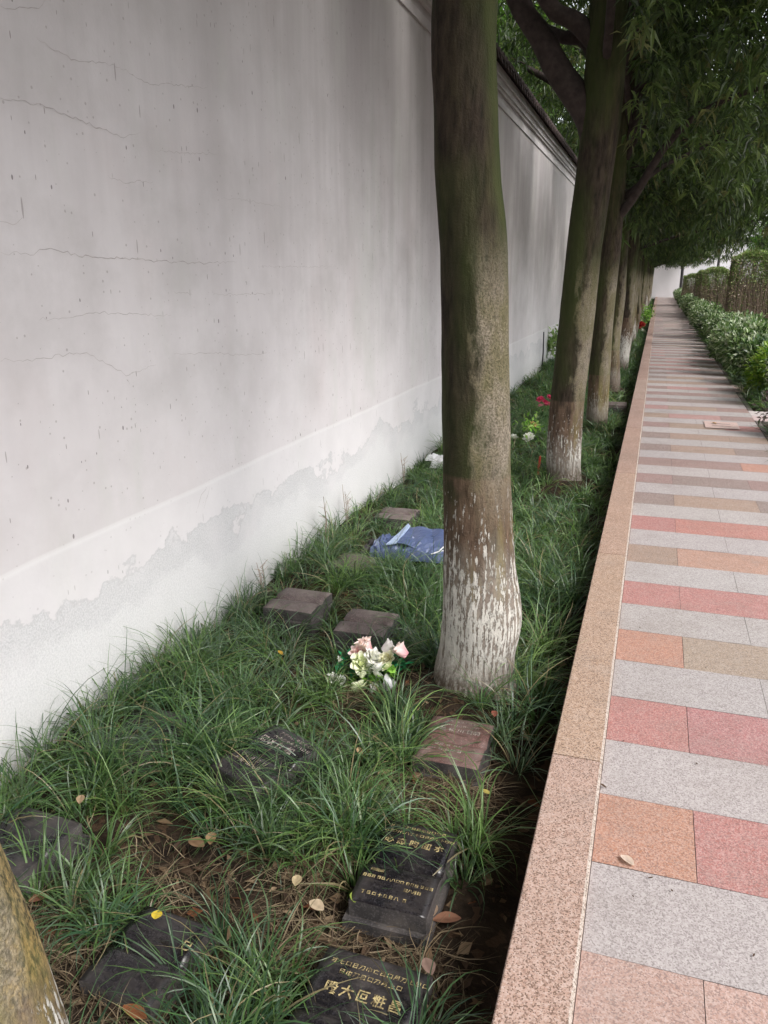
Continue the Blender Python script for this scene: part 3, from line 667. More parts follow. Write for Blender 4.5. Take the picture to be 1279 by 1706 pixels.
# ------------------------------------------------------------------ grass (lily turf): arching blades growing in tufts
STONES = [{'p': (-1.141, 2.177, 0.235, 0.3, -0.38), 'm': 'black', 'z': -.205, 'label': 'polished black marker, tilted, with pale characters, half buried under grass left of centre', 'tx': 0.05, 'ink': 'palegold', 'text': [('丁千八口月巳十七日', 0.017, 0.8, 0.25, 1.3), ('大巾刀十月廿八口日', 0.017, 0.62, 0.25, 1.3), ('恩以 伊 松', 0.036, 0.38, -0.1, 1.0), ('口丁日 日 四', 0.018, -0.3, -0.1, 1.4), ('四日 日八 日', 0.018, -0.5, -0.1, 1.4)]},
          {'p': (-0.534, 1.819, 0.215, 0.345, 0.0), 'm': 'black', 'z': -.212, 'label': 'black open book marker with several rows of small gold characters, beside the kerb gap', 'text': [('才巾丁刀日日七日口巳日', 0.0145, 0.86, -0.05, 1.15), ('日石刀口八丁七口日月十卜四四', 0.0145, 0.7, 0.05, 1.1), ('必 态 昀 囬 ホ', 0.029, 0.46, 0.0, 1.0), ('回回回', 0.013, -0.3, -0.62, 1.0), ('日日日 日日 八八口口 日日日 日日日', 0.0125, -0.46, 0.0, 1.0), ('日八月日', 0.0125, -0.6, 0.45, 1.0), ('丁日口十日日八 日', 0.0125, -0.8, -0.2, 1.5)]},
          {'p': (-0.51, 1.332, 0.27, 0.34, -0.03), 'm': 'blackdusty', 'label': 'dusty black marker with five large gold characters at the bottom edge of the photo', 'text': [('才七口日刀巾亡日口月刀上日口', 0.0165, 0.76, 0.1, 1.15), ('日巾刀日口刀月上口', 0.0165, 0.6, 0.0, 1.2), ('殴大叵粧昌', 0.034, 0.3, 0.0, 1.35), ('日口刀日日月', 0.015, -0.4, 0, 1.3)]},
          {'p': (-0.56, 2.517, 0.235, 0.3, 0.0), 'm': 'redstone', 'z': -.238, 'label': 'reddish brown granite open book marker with worn pale characters below the thick trunk', 'ink': 'palegold', 'text': [('日月 巾日上日七日', 0.0145, 0.8, 0.05, 1.2), ('口八 刀日日十七口', 0.0145, 0.6, 0.05, 1.2), ('昌 林 川 日明', 0.026, 0.38, 0.05, 1.0), ('日月 口 日日', 0.016, -0.3, -0.1, 1.3), ('日 日 口口 日', 0.016, -0.5, -0.1, 1.3)]},
          {'p': (-1.08, 1.37, 0.21, 0.26, -0.06), 'm': 'black', 'label': 'dark marker sunk in bare soil with a round yellow leaf lying on it', 'z': -0.262, 'text': [('巳', 0.03, 0.35, 0.8, 1.0)]},
          {'p': (-1.607, 3.482, 0.26, 0.28, 0.0), 'm': 'worn', 'z': -.205, 'label': 'worn brown grey marker near the wall, left of the other worn marker'},
          {'p': (-1.168, 3.292, 0.24, 0.27, 0.02), 'm': 'worn', 'z': -.185, 'label': 'worn brown grey marker directly behind the flower bouquet'},
          {'p': (-1.557, 4.187, 0.24, 0.26, 0.0), 'm': 'worn', 'label': 'weathered marker half sunk in grass left of the blue bag'},
          {'p': (-1.619, 5.214, 0.26, 0.28, 0.0), 'm': 'worn', 'label': 'weathered marker almost lost in grass behind the blue bag'},
          {'p': (-1.685, 2.233, 0.22, 0.3, -0.05), 'm': 'blackdusty', 'z': -.245, 'cover': 1, 'label': 'dark marker mostly hidden under long grass close to the wall'},
          {'p': (-1.651, 1.544, 0.24, 0.3, -0.05), 'm': 'blackdusty', 'z': -.215, 'label': 'dark marker at the left edge just behind the leaning near trunk'},
          ]
def in_stone(x, y, pad):
    for s in STONES:
        if s.get('cover') and random.random() < .5: continue
        sx, sy, wd, ln, rz = s['p']; c, q = math.cos(-rz), math.sin(-rz); dx = x - sx; dy = y - sy
        if abs(dx * c - dy * q) < wd / 2 + pad and abs(dx * q + dy * c) < ln / 2 + pad: return True
    return False
BARE = [(-1.13, 1.64, .25, .15), (-1.08, 1.20, .20, .13), (-.62, 2.22, .20, .10), (-1.38, 1.30, .09, .08), (-.98, 1.02, .12, .06), (-.80, 1.75, .06, .12), (-.70, 1.55, .12, .10), (-.42, 1.52, .08, .15), (-1.38, 3.75, .12, .2), (-.46, 2.30, .10, .08), (-1.45, 1.33, .14, .12), (-1.0, 2.80, .14, .15), (-1.30, 4.43, .24, .11),
        (-.99, 2.42, .06, .10), (-.58, 2.9, .165, .165), (-.6, 6.6, .15, .15), (-.66, .6, .2, .2), (-.92, 1.05, .1, .08), (-.62, 2.12, .22, .07), (-.86, 2.05, .05, .06)]
def bare(x, y):
    return any(((x - a) / c) ** 2 + ((y - b) / d) ** 2 < 1 for a, b, c, d in BARE)
GP = [(.036, .078, .024), (.064, .130, .034), (.115, .200, .052), (.200, .290, .095), (.022, .054, .026), (.120, .175, .115), (.036, .092, .044)]
def blades(bx, by, bz, az, L, W, el0, bend, tint, segs):
    n = len(bx); t = np.linspace(0, 1, segs + 1); ds = L[:, None] / segs
    ang = el0[:, None] - bend[:, None] * (t[None, :] ** 1.25); ang = np.clip(ang, -1.25, 1.55)
    am = (ang[:, 1:] + ang[:, :-1]) / 2
    r = np.concatenate([np.zeros((n, 1)), np.cumsum(np.cos(am) * ds, 1)], 1); z = np.concatenate([np.zeros((n, 1)), np.cumsum(np.sin(am) * ds, 1)], 1)
    curl = rng.normal(0, .35, (n, 1)) * t[None, :] ** 2; A = az[:, None] + curl
    X = bx[:, None] + r * np.cos(A); Y = by[:, None] + r * np.sin(A); Z = np.maximum(bz[:, None] + z, bz[:, None] + .004)
    wd = W[:, None] * np.clip(1.0 - t[None, :] ** 2.2, .06, 1) * .5 * np.minimum(1, .55 + t[None, :] * 3)
    tw = rng.normal(0, .5, (n, 1)); sx = -np.sin(A) * np.cos(tw); sy = np.cos(A) * np.cos(tw); sz = np.sin(tw) * np.ones_like(A)
    P = np.stack([np.stack([X - sx * wd, Y - sy * wd, Z - sz * wd], -1), np.stack([X + sx * wd, Y + sy * wd, Z + sz * wd], -1)], 2)
    V = P.reshape(-1, 3); k_ = segs + 1; i = (np.arange(n)[:, None] * k_ + np.arange(segs)[None, :]).ravel() * 2
    F = np.stack([i, i + 1, i + 3, i + 2], 1)
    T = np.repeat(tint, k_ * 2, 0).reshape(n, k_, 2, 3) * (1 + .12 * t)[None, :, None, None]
    return V, F, T.reshape(-1, 3)
def tuft_field(tufts, segs):
    """tufts: list of (x, y, z, nblades, length, width)"""
    bx = []; by = []; bz = []; az = []; L = []; W = []; el = []; bd = []; tn = []
    for (x, y, z, n, l0, w0) in tufts:
        r0 = .012 + .022 * rng.random(); a = rng.uniform(0, 2 * math.pi, n); q = np.sqrt(rng.random(n)) * r0
        hue = rng.choice(len(GP), p=[.2, .24, .16, .07, .13, .08, .12]); lean = rng.uniform(0, 6.28); la = rng.uniform(0, .5)
        bx.append(x + q * np.cos(a)); by.append(y + q * np.sin(a)); bz.append(np.full(n, z))
        aa = a + rng.normal(0, .5, n); aa = np.arctan2(np.sin(aa) + la * math.sin(lean), np.cos(aa) + la * math.cos(lean)); az.append(aa)
        L.append(l0 * rng.uniform(.55, 1.2, n)); W.append(w0 * rng.uniform(.7, 1.25, n))
        e = rng.uniform(.75, 1.5, n); el.append(e); bd.append(rng.uniform(.7, 2.3, n))
        c = np.array(GP[hue])[None] * .6 + pick(GP, (3, 4, 3, 1.2, 2, 1.5, 2), n, 0) * .4; c = c * rng.uniform(.7, 1.35, (n, 1))
        dr = rng.random(n) < .05; c[dr] = np.array([(.24, .20, .11)]) * rng.uniform(.6, 1.2, (dr.sum(), 1)); tn.append(c)
    cc = np.concatenate; return blades(cc(bx), cc(by), cc(bz), cc(az), cc(L), cc(W), cc(el), cc(bd), cc(tn), segs)
def scatter(x0, x1, y0, y1, dens, fn):
    n = int((x1 - x0) * (y1 - y0) * dens); out = []
    for _ in range(n):
        x = random.uniform(x0, x1); y = random.uniform(y0, y1); q = fn(x, y)
        if q: out.append(q)
    return out
def gap_r(y): return .15 if y < 2.3 else .11 if y < 3.0 else (.09 if y < 4.5 else .045)
def near(x, y):
    if in_stone(x, y, .0) or x > KL - gap_r(y): return None
    b = bare(x, y)
    if b and random.random() < .90: return None
    cl = mnoise.noise(Vector((x * 2.6, y * 2.6, 5)))
    if cl < -.2 and random.random() < .6: return None
    s = (.5 if b else 1) * (1 + .35 * cl)
    if x < WX + .3: s *= 1.05
    if in_stone(x, y, .06): s *= .75
    return (x, y, soil_z(x, y) - .01, int(42 * (.7 if b else 1)), .295 * s * random.uniform(.7, 1.2) * (.62 if -1.25 < x < -.85 and 2.35 < y < 2.95 else 1), .0050)
def midf(x, y):
    if in_stone(x, y, .01) or x > KL - gap_r(y): return None
    if bare(x, y) and random.random() < .85: return None
    return (x, y, soil_z(x, y), 26, .25 * random.uniform(.7, 1.15) * (.9 + .3 * mnoise.noise(Vector((x * 2.5, y * 2.5, 1)))), .0058)
def farf(x, y): return (x, y, soil_z(x, y), 20, .27 * random.uniform(.7, 1.15), .010)
def vfar(x, y): return (x, y, soil_z(x, y), 14, .28 * random.uniform(.7, 1.15), .016)
parts = [tuft_field(scatter(WX + .03, KL - .04, .55, 4.6, 122, near), 7), tuft_field(scatter(WX + .03, KL - .03, 4.6, 11, 85, midf), 5),
         tuft_field(scatter(WX + .03, KL - .03, 11, 26, 46, farf), 4), tuft_field(scatter(WX + .03, KL - .03, 26, 62.8, 26, vfar), 3)]
def merge(ps):
    b = 0; Vs = []; Fs = []; Ts = []
    for V, F, T in ps: Vs.append(V); Fs.append(F + b); Ts.append(T); b += len(V)
    return np.concatenate(Vs), np.concatenate(Fs), np.concatenate(Ts)
V, F, T = merge(parts)
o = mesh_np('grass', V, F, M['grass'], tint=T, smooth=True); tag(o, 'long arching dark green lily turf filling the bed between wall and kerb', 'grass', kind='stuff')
rb = lambda w0, nb, l: (lambda x, y: None if 9.05 < y < 9.85 else (x, y, -.03, nb, l * random.uniform(.7, 1.15), w0))
V, F, T = merge([tuft_field(scatter(1.13, 1.5, 6.5, 16, 60, rb(.007, 26, .25)), 5), tuft_field(scatter(1.12, 1.42, 16, 32, 40, rb(.011, 18, .24)), 4), tuft_field(scatter(1.12, 1.4, 32, 62, 22, rb(.018, 12, .24)), 3),
                 tuft_field(scatter(1.6, 7, 10, 40, 5, rb(.014, 14, .2)), 3)])
o = mesh_np('grass', V, F, M['grass'], tint=T, smooth=True); tag(o, 'dark green border grass under the low shrubs right of the path', 'grass', kind='stuff')
# dry straw and litter lying in the thin patches
n = 2600; bx = []; by = []
for a, b_, c, d in BARE[:12] + BARE[13:14] + BARE[17:]:
    q = rng.normal(0, .6, (260, 2)); bx.append(a + q[:, 0] * c); by.append(b_ + q[:, 1] * d)
q = rng.uniform(0, 1, (900, 2)); bx.append(WX + .1 + q[:, 0] * 1.55); by.append(.8 + q[:, 1] * 5)
bx = np.concatenate(bx); by = np.concatenate(by); ok = np.array([not in_stone(a, b_, -.01) for a, b_ in zip(bx, by)]) & (bx < KL - .03); bx = bx[ok]; by = by[ok]; n = len(bx)
bz = np.array([soil_z(a, b_) + .004 for a, b_ in zip(bx, by)])
V, F, T = blades(bx, by, bz, rng.uniform(0, 6.28, n), rng.uniform(.05, .2, n), rng.uniform(.0016, .0036, n), rng.uniform(-.05, .6, n), rng.uniform(.1, 1.2, n), pick([(.20, .155, .10), (.13, .095, .06), (.08, .058, .04), (.28, .22, .15)], (3, 3, 3, 1), n, .2), 5)
tag(mesh_np('straw_litter', V, F, M['dead'], tint=T, smooth=True), 'dry straw coloured dead blades lying in thin patches of the bed', 'litter', kind='stuff')

n = 1500; q = rng.uniform(0, 1, (n, 2)); bx = WX + .08 + q[:, 0] * 1.66; by = .7 + q[:, 1] * 5
for a, b_, c, d in BARE[:9]:
    q = rng.normal(0, .6, (60, 2)); bx = np.append(bx, a + q[:, 0] * c); by = np.append(by, b_ + q[:, 1] * d)
ok = np.array([not in_stone(a, b_, .0) for a, b_ in zip(bx, by)]) & (bx < KL - .02); bx = bx[ok]; by = by[ok]; n = len(bx)
az = rng.uniform(0, 6.28, n); D = unit(np.stack([np.cos(az), np.sin(az), rng.normal(.05, .22, n)], 1)); L = rng.uniform(.018, .06, n)
V, F, T = leaf_mesh(np.stack([bx, by, [soil_z(a, b_) + .008 for a, b_ in zip(bx, by)]], 1), D, L, L * rng.uniform(.3, .6, n), pick([(.15, .10, .06), (.08, .052, .034), (.25, .18, .115), (.05, .033, .023), (.17, .07, .036)], (3, 4, 1.5, 3, .6), n, .25), fold=.2, droop=.02)
tag(mesh_np('leaf_litter', V, F, M['dead'], tint=T), 'small brown leaf fragments scattered over the soil between grass tufts', 'litter', kind='stuff')

# ------------------------------------------------------------------ grave markers shaped like an open book
def page_z(u):            # u 0 at the spine .. 1 at the outer edge
    return .024 * (1 - math.exp(-u * 7)) * (1 - .38 * u * u)
def text_mesh(body, size, spacing=1.0):
    c = bpy.data.curves.new('t', 'FONT'); c.body = body; c.size = size; c.resolution_u = 1; c.align_x = 'CENTER'; c.align_y = 'CENTER'; c.space_character = spacing; c.offset = .0006 if size > .02 else .0003
    o = bpy.data.objects.new('t', c); col.objects.link(o); dg = bpy.context.evaluated_depsgraph_get(); dg.update()
    me = bpy.data.meshes.new_from_object(o.evaluated_get(dg)); bpy.data.objects.remove(o); bpy.data.curves.remove(c); return me
for s in STONES:
    sx, sy, wd, ln, rz = s['p']
    t = empty('book_grave_marker', (sx, sy, s.get('z', -.232)), s['label'], 'gravestone', 'open book grave markers in the grass', rz)
    t.rotation_euler = (s.get('tx', .0), s.get('ty', 0), rz)
    body = M[s['m']]; NL = 40; V = []; F = []; mi = []; th = .056; hy = ln / 2; hx = wd / 2
    rows = []
    for i in range(NL + 1):
        y_ = -hy + ln * i / NL; u = abs(y_) / hy; rows.append((y_, th + page_z(u)))
    nx = 8
    for (y_, z_) in rows:
        for j in range(nx + 1):
            f = abs(2 * j / nx - 1); V.append((-hx + wd * j / nx, y_, z_ - (.0025 if f > .99 else 0)))
    for i in range(NL):
        for j in range(nx): a = i * (nx + 1) + j; F.append((a, a + 1, a + nx + 2, a + nx + 1)); mi.append(0)
    b = len(V)
    for (y_, z_) in rows: V += [(-hx, y_, .02), (hx, y_, .02)]
    for i in range(NL):
        a = i * (nx + 1); F.append((b + 2 * i, a, a + nx + 1, b + 2 * i + 2)); mi.append(1)
        a += nx; F.append((b + 2 * i + 1, b + 2 * i + 3, a + nx + 1, a)); mi.append(1)
    F.append(tuple([b, b + 1] + list(range(nx, -1, -1)))); mi.append(1)
    F.append(tuple([b + 2 * NL + 1, b + 2 * NL] + [NL * (nx + 1) + j for j in range(nx + 1)])); mi.append(1)
    me = bpy.data.meshes.new('book_slab'); me.from_pydata(V, [], F); me.materials.append(body); me.materials.append(M['sawn'])
    for q, k_ in zip(me.polygons, mi): q.material_index = k_; q.use_smooth = (k_ == 0)
    me.update(); o = bpy.data.objects.new('book_slab', me); link(o, t)
    m = MB(); m.box(-hx - .012, hx + .012, -hy - .018, hy + .012, -.05, .019); m.build('base_slab', M['sawn'], t)
    if s.get('text'):
        for (body_t, size, y_, x_, sp) in s['text']:
            me = text_mesh(body_t, size, sp); vs = []
            for v in me.vertices:
                yy = v.co.y + y_ * hy; xx = v.co.x + x_ * hx; u = min(1, abs(yy) / hy); vs.append((xx, yy, th + page_z(u) + .0012))
            mb = MB(); mb.add(vs, [tuple(p_.vertices) for p_ in me.polygons]); bpy.data.meshes.remove(me)
            mb.build('inscription', M[s.get('ink', 'gold')], t)
# low rough slab farther back
st = empty('stone_slab', (-.40, 10.45, -.2), 'plain grey stone slab lying across the bed beside the kerb', 'stone slab')
m = MB(); m.box(-.16, .15, -.16, .16, -.05, .09); o = m.build('slab', M['sawn'], st)
m = MB(); m.box(-.155, .145, -.15, .15, .0905, .12); o = m.build('top_slab', M['worn'], st)

# ------------------------------------------------------------------ folded blue bag
bag = empty('folded_bag', (-1.30, 4.43, -.165), 'folded blue nylon bag with pale lining and drawstring lying on the grass behind the trunk', 'bag', None, R(4))
def crumple(u, v, s=0): return 1.9 * (.012 * mnoise.noise(Vector((u * 9 + s, v * 14, s))) + .008 * abs(mnoise.noise(Vector((u * 17, v * 21 + s, 2)))) - .009 * abs(mnoise.noise(Vector((u * 6 + v * 8, v * 3 - u * 5, s + 7)))))
def pillow(x0, x1, y0, y1, h, base_, skew=0., s=0, nx=26, ny=14, pw=.32):
    V = []; F = []
    for side in (1, -1):
        b = len(V)
        for j in range(ny + 1):
            for i in range(nx + 1):
                u = i / nx; v = j / ny; e = (max(0, 4 * u * (1 - u)) ** pw) * (max(0, 4 * v * (1 - v)) ** pw)
                z = base_ + (h * e + crumple(u, v, s) * e * 1.4 if side > 0 else -.01 * e); V.append((x0 + (x1 - x0) * u + skew * v + .012 * mnoise.noise(Vector((v * 5, s, u * 3))), y0 + (y1 - y0) * v + .012 * mnoise.noise(Vector((u * 5, s, 1))), z))
        for j in range(ny):
            for i in range(nx):
                a = b + j * (nx + 1) + i; f = (a, a + 1, a + nx + 2, a + nx + 1); F.append(f if side > 0 else f[::-1])
    return V, F
m = MB(); m.add(*pillow(-.20, .25, -.13, .13, .085, 0, 0, 1)); m.build('body', M['blue'], bag)
m = MB(); m.add(*pillow(-.215, -.12, -.14, .10, .098, .0, .02, 4, 12, 12, .25)); m.build('rolled_end', M['blue'], bag)
V = []; F = []; nx = 20; ny = 9
for j in range(ny + 1):
    for i in range(nx + 1):
        u = i / nx; v = j / ny; x = -.07 + u * .27 + .05 * v; y = -.10 + v * .24 + .02 * u; z = .092 + .028 * v - .022 * u * u - .055 * max(0, .28 - v) * 3 * (u) + .012 * abs(math.sin(u * 7 + v * 3)) + .003 * mnoise.noise(Vector((u * 9, v * 9, 3)))
        V.append((x, y, z))
for j in range(ny):
    for i in range(nx): a = j * (nx + 1) + i; F.append((a, a + 1, a + nx + 2, a + nx + 1))
o = mesh('flap', V, F, M['blue'], bag); md = o.modifiers.new('s', 'SOLIDIFY'); md.thickness = .004
m = MB(); m.add([(-.115, -.115, .088), (-.055, -.10, .098), (-.015, .10, .145), (-.035, .13, .150), (-.075, .05, .112), (-.115, -.115, .080), (-.055, -.10, .090), (-.015, .10, .137), (-.035, .13, .142), (-.075, .05, .104)],
              [(0, 1, 2, 3, 4), (9, 8, 7, 6, 5), (0, 5, 6, 1), (1, 6, 7, 2), (2, 7, 8, 3), (3, 8, 9, 4), (4, 9, 5, 0)]); m.build('lining', M['paleblue'], bag)
for q, pts in enumerate([[(.20, -.08, .06), (.25, -.02, .10), (.28, .03, .12), (.30, -.02, .07), (.27, -.08, .03)], [(.16, -.12, .05), (.23, -.10, .07), (.29, -.10, .05)]]):
    m = MB(); S = spline(pts, 18); m.tube([tuple(a) for a in S], [.004] * 18, 6); m.build('drawstring', M['whiteplastic'], bag)
m = MB(); m.add(*pillow(-.275, -.195, -.12, .08, .075, -.01, .02, 9, 10, 10, .3)); m.build('dark_end', M['darkmetal'], bag)

# ------------------------------------------------------------------ flowers
def petal_np(az, tilt, size, wid, cup, r0, z0, n=5):
    V = []
    for j in range(n):
        for i in range(n):
            u = i / (n - 1) * 2 - 1; v = j / (n - 1); wd = wid * (math.sin(math.pi * min(.98, .18 + v * .72)) ** .7) * .5
            x = u * wd; rr = v * size; c = cup * (1 - u * u) * -.25 * size + cup * size * .35 * u * u
            curl = .22 * size * max(0, v - .7) * 2.2
            out = r0 + rr * math.sin(tilt) + curl - c * math.cos(tilt) * .6; z = z0 + rr * math.cos(tilt) - curl * .6
            V.append((out * math.cos(az) - x * math.sin(az), out * math.sin(az) + x * math.cos(az), z))
    F = [(j * n + i, j * n + i + 1, (j + 1) * n + i + 1, (j + 1) * n + i) for j in range(n - 1) for i in range(n - 1)]
    return V, F
def rose(name, loc, d, pal, parent, bud=False, tilt=(0, 0), seed=0):
    r = random.Random(seed); V = []; F = []; T = []
    rings = [(3, .05, .42, .02), (4, .22, .55, .06), (5, .5, .62, .10), (6, .85, .62, .14), (6, 1.15, .6, .16)] if not bud else [(3, .02, .8, .02), (4, .08, .95, .08), (4, .16, 1.0, .14), (3, .30, .9, .18)]
    for q, (n, tl, sz, r0) in enumerate(rings):
        for i in range(n):
            pv, pf = petal_np(2 * math.pi * i / n + q * .7 + r.uniform(-.15, .15), tl + r.uniform(-.08, .08), sz * d * r.uniform(.9, 1.1), d * (.42 + .08 * q), 1.0, r0 * d, -.03 * d * q)
            b = len(V); V += pv; F += [tuple(k_ + b for k_ in f) for f in pf]; f = q / (len(rings) - 1)
            c0 = pal[0]; c1 = pal[1]; k_ = [c0[e] * (1 - f) + c1[e] * f for e in range(3)]; k2 = pal[2] if len(pal) > 2 else k_
            for vi in range(25): v = (vi // 5) / 4; T.append([k_[e] * (1 - v) + k2[e] * v for e in range(3)])
    o = mesh_np(name, V, F, M['petal'], parent, tint=np.array(T), smooth=True); o.location = loc; o.rotation_euler = (tilt[0], tilt[1], r.uniform(0, 6)); return o
def greens(loc_list, parent, pal, L, W, n, name='leaf_spray', spread=.03, up=.4, seed=0):
    r = np.random.default_rng(seed); k_ = len(loc_list); P = np.array(loc_list)[r.choice(k_, n)] + r.normal(0, spread, (n, 3))
    D = unit(r.normal(0, 1, (n, 3)) + [0, -.2, up]); LL = L * r.uniform(.6, 1.2, n)
    V, F, T = leaf_mesh(P, D, LL, LL * W, np.array(pal)[r.choice(len(pal), n)] * r.uniform(.7, 1.25, (n, 1)), fold=.15, droop=.15)
    return mesh_np(name, V, F, M['petal'], parent, tint=T)
def flower_stems(pts, root, parent):
    m = MB()
    for p_ in pts: m.tube([root, tuple((root[e] * .4 + p_[e] * .6) for e in range(2)) + (root[2] * .55 + p_[2] * .45,), p_], [.0025, .0022, .002], 5)
    return m.build('stems', M_stem, parent)
M_stem = mat_simple('flower_stem', (.06, .16, .04), .6, .3, 20)
WHT = [(.82, .80, .82), (.78, .76, .80), (.88, .86, .88)]; CRM = [(.70, .76, .42), (.80, .83, .56), (.88, .88, .74)]; PNK = [(.74, .22, .28), (.80, .42, .46), (.88, .74, .74)]; PWH = [(.72, .60, .70), (.80, .74, .80), (.86, .82, .86)]; YLW = [(.74, .66, .36), (.80, .76, .56), (.84, .82, .70)]
BQ = (-1.0, 2.90, -.23)
bq = empty('flower_bouquet', BQ, 'bouquet of artificial white, cream and pink roses in grass left of the thick trunk', 'flowers')
def PX(x, y, Y):          # world point seen at photo pixel (x, y) on the vertical plane at distance Y
    th, ps = math.atan(393 / 1340), math.atan(460 * math.cos(math.atan(393 / 1340)) / 1340)
    f = Vector((-math.sin(ps) * math.cos(th), math.cos(ps) * math.cos(th), -math.sin(th))); r = Vector((math.cos(ps), math.sin(ps), 0)); u = r.cross(f)
    d = f * 1340 + r * (x - 640) + u * (853 - y); t = Y / d.y; return Vector((0, 0, 1.45)) + d * t
ROSES = [('rose', 614, 1077, 2.93, .052, PNK, 1), ('rose', 597, 1083, 2.92, .044, PNK, 0), ('rose', 640, 1078, 2.93, .046, PWH, 1), ('rose', 622, 1090, 2.90, .052, WHT, 0), ('rose', 602, 1099, 2.88, .060, CRM, 0), ('rose', 645, 1093, 2.90, .046, YLW, 0),
         ('rose', 675, 1086, 2.88, .050, PNK, 1), ('carnation', 632, 1110, 2.86, .046, WHT, 0), ('carnation', 628, 1122, 2.85, .034, WHT, 0), ('rose', 599, 1142, 2.82, .058, CRM, 0), ('rosebud', 602, 1125, 2.84, .024, CRM, 1), ('rosebud', 555, 1127, 2.86, .034, WHT, 0),
         ('rosebud', 568, 1131, 2.85, .026, WHT, 0), ('carnation', 645, 1108, 2.86, .028, CRM, 0), ('carnation', 624, 1142, 2.83, .022, WHT, 0), ('carnation', 623, 1150, 2.82, .024, WHT, 0), ('rosebud', 566, 1098, 2.88, .018, WHT, 1), ('carnation', 618, 1104, 2.87, .03, WHT, 0)]
heads = []
for q, (nm, px, py, Y, d, pal, bud) in enumerate(ROSES):
    p_ = PX(px, py, Y) - Vector(BQ); p_.z -= d * .3
    rose(nm, p_, d * 1.18, pal, bq, bool(bud), (R(38) + random.uniform(-.2, .2), random.uniform(-.3, .3)), q); heads.append(tuple(p_))
flower_stems(heads, (0, .03, .0), bq)
greens([tuple(PX(a, b_, 2.87) - Vector(BQ)) for a, b_ in ((590, 1135), (615, 1130), (640, 1130), (610, 1150), (648, 1122), (620, 1160))], bq, [(.20, .42, .05), (.30, .55, .09), (.13, .30, .04)], .055, .45, 90, 'light_leaves', .014, .3, 3)
greens([tuple(PX(a, b_, 2.94) - Vector(BQ)) for a, b_ in ((575, 1100), (585, 1108), (655, 1100), (668, 1108), (640, 1102), (600, 1112))], bq, [(.02, .22, .09), (.03, .30, .12), (.02, .15, .06)], .05, .3, 120, 'dark_leaves', .014, .2, 4)
m = MB(); p_ = PX(646, 1158, 2.84) - Vector(BQ)
for j in range(6):
    pass
S = [(p_.x - .004, p_.y, -.0), (p_.x - .002, p_.y, .03), (p_.x, p_.y, .06), (p_.x + .003, p_.y, .085), (p_.x + .006, p_.y, p_.z + .05)]
m.tube(S, [.020, .018, .022, .026, .034], 14, .12, 3); m.build('vase', M['whiteplastic'], bq, True)

def small_bunch(name, loc, label, cat, fl, leafpal, h=.2, nleaf=60, L=.06, spread=.04):
    t = empty(name, loc, label, cat); hs_ = []
    for q, (dx, dy, dz, d, pal, nm) in enumerate(fl): rose(nm, (dx, dy, dz), d, pal, t, False, (R(30), 0), q + 50); hs_.append((dx, dy, dz))
    if hs_: flower_stems(hs_, (0, .02, 0), t)
    if nleaf: greens([(0, 0, h * .5), (.03, 0, h * .7), (-.03, 0, h * .7), (0, 0, h * .85)], t, leafpal, L, .4, nleaf, 'leaves', spread, .5, int(abs(loc[1]) * 7))
    return t
LG = [(.16, .34, .05), (.25, .45, .09), (.36, .50, .16)]
small_bunch('flower_bunch', (-1.14, 8.3, -.22), 'white round blooms with yellow green leaves in the grass left of the second trunk', 'flowers', [(.0, -.06, .07, .085, WHT, 'bloom'), (-.17, -.04, .05, .075, WHT, 'bloom'), (.03, 0, .20, .05, [(.5, .32, .12), (.55, .4, .2)], 'bloom'), (-.02, .02, .18, .04, YLW, 'bloom')], LG, .24, 110, .065, .055)
small_bunch('flower_bunch', (-1.06, 8.75, -.22), 'magenta pink blooms standing against the left of the second trunk', 'flowers', [(-.05, .02, .39, .06, [(.55, .04, .13), (.62, .10, .2)], 'bloom'), (.03, .02, .34, .055, [(.5, .05, .13), (.62, .10, .2)], 'bloom'), (.0, 0, .37, .045, [(.55, .04, .13), (.62, .10, .2)], 'bloom'), (.05, .0, .42, .05, [(.55, .04, .13), (.62, .10, .2)], 'bloom'), (-.04, -.02, .33, .04, [(.6, .12, .22), (.7, .3, .36)], 'bloom')], DARKS, .3, 26, .07)
small_bunch('flower_bunch', (-.42, 26, -.2), 'red and white flowers far down the bed beside the kerb', 'flowers', [(0, 0, .22, .20, [(.38, .02, .02), (.45, .05, .05)], 'bloom'), (-.14, .05, .20, .16, [(.30, .02, .02), (.4, .05, .05)], 'bloom'), (.06, -.05, .03, .17, WHT, 'bloom')], DARKS, .2, 30, .1)
small_bunch('leafy_plant', (-.34, 30, -.2), 'yellow green leafy plant far down the bed between trunks and kerb', 'plant', [], LG, .55, 240, .13, .11)
small_bunch('leafy_plant', (-1.83, 16.2, -.2), 'pale green leafy plant growing up against the white wall', 'plant', [], [(.30, .42, .16), (.42, .50, .25), (.20, .34, .10)], .62, 230, .13, .085)
small_bunch('flower_pot', (2.62, 19.6, -.03), 'pot of orange yellow flowers at the right edge below the clipped hedge', 'flowers', [(0, 0, .30, .16, [(.75, .35, .08), (.8, .5, .15)], 'bloom'), (-.09, 0, .24, .13, [(.75, .5, .1), (.8, .6, .2)], 'bloom'), (.08, .02, .2, .13, [(.6, .25, .2), (.7, .4, .3)], 'bloom')], DARKS, .2, 50, .09)
m = MB(); m.tube([(0, 0, 0), (.01, 0, .35), (.0, 0, .72)], [.014, .012, .011], 8); o = m.build('stake', M['darkmetal']); o.location = (-1.93, 15.2, -.25); tag(o, 'thin dark stake leaning on the white wall beside the pale green plant', 'stake')
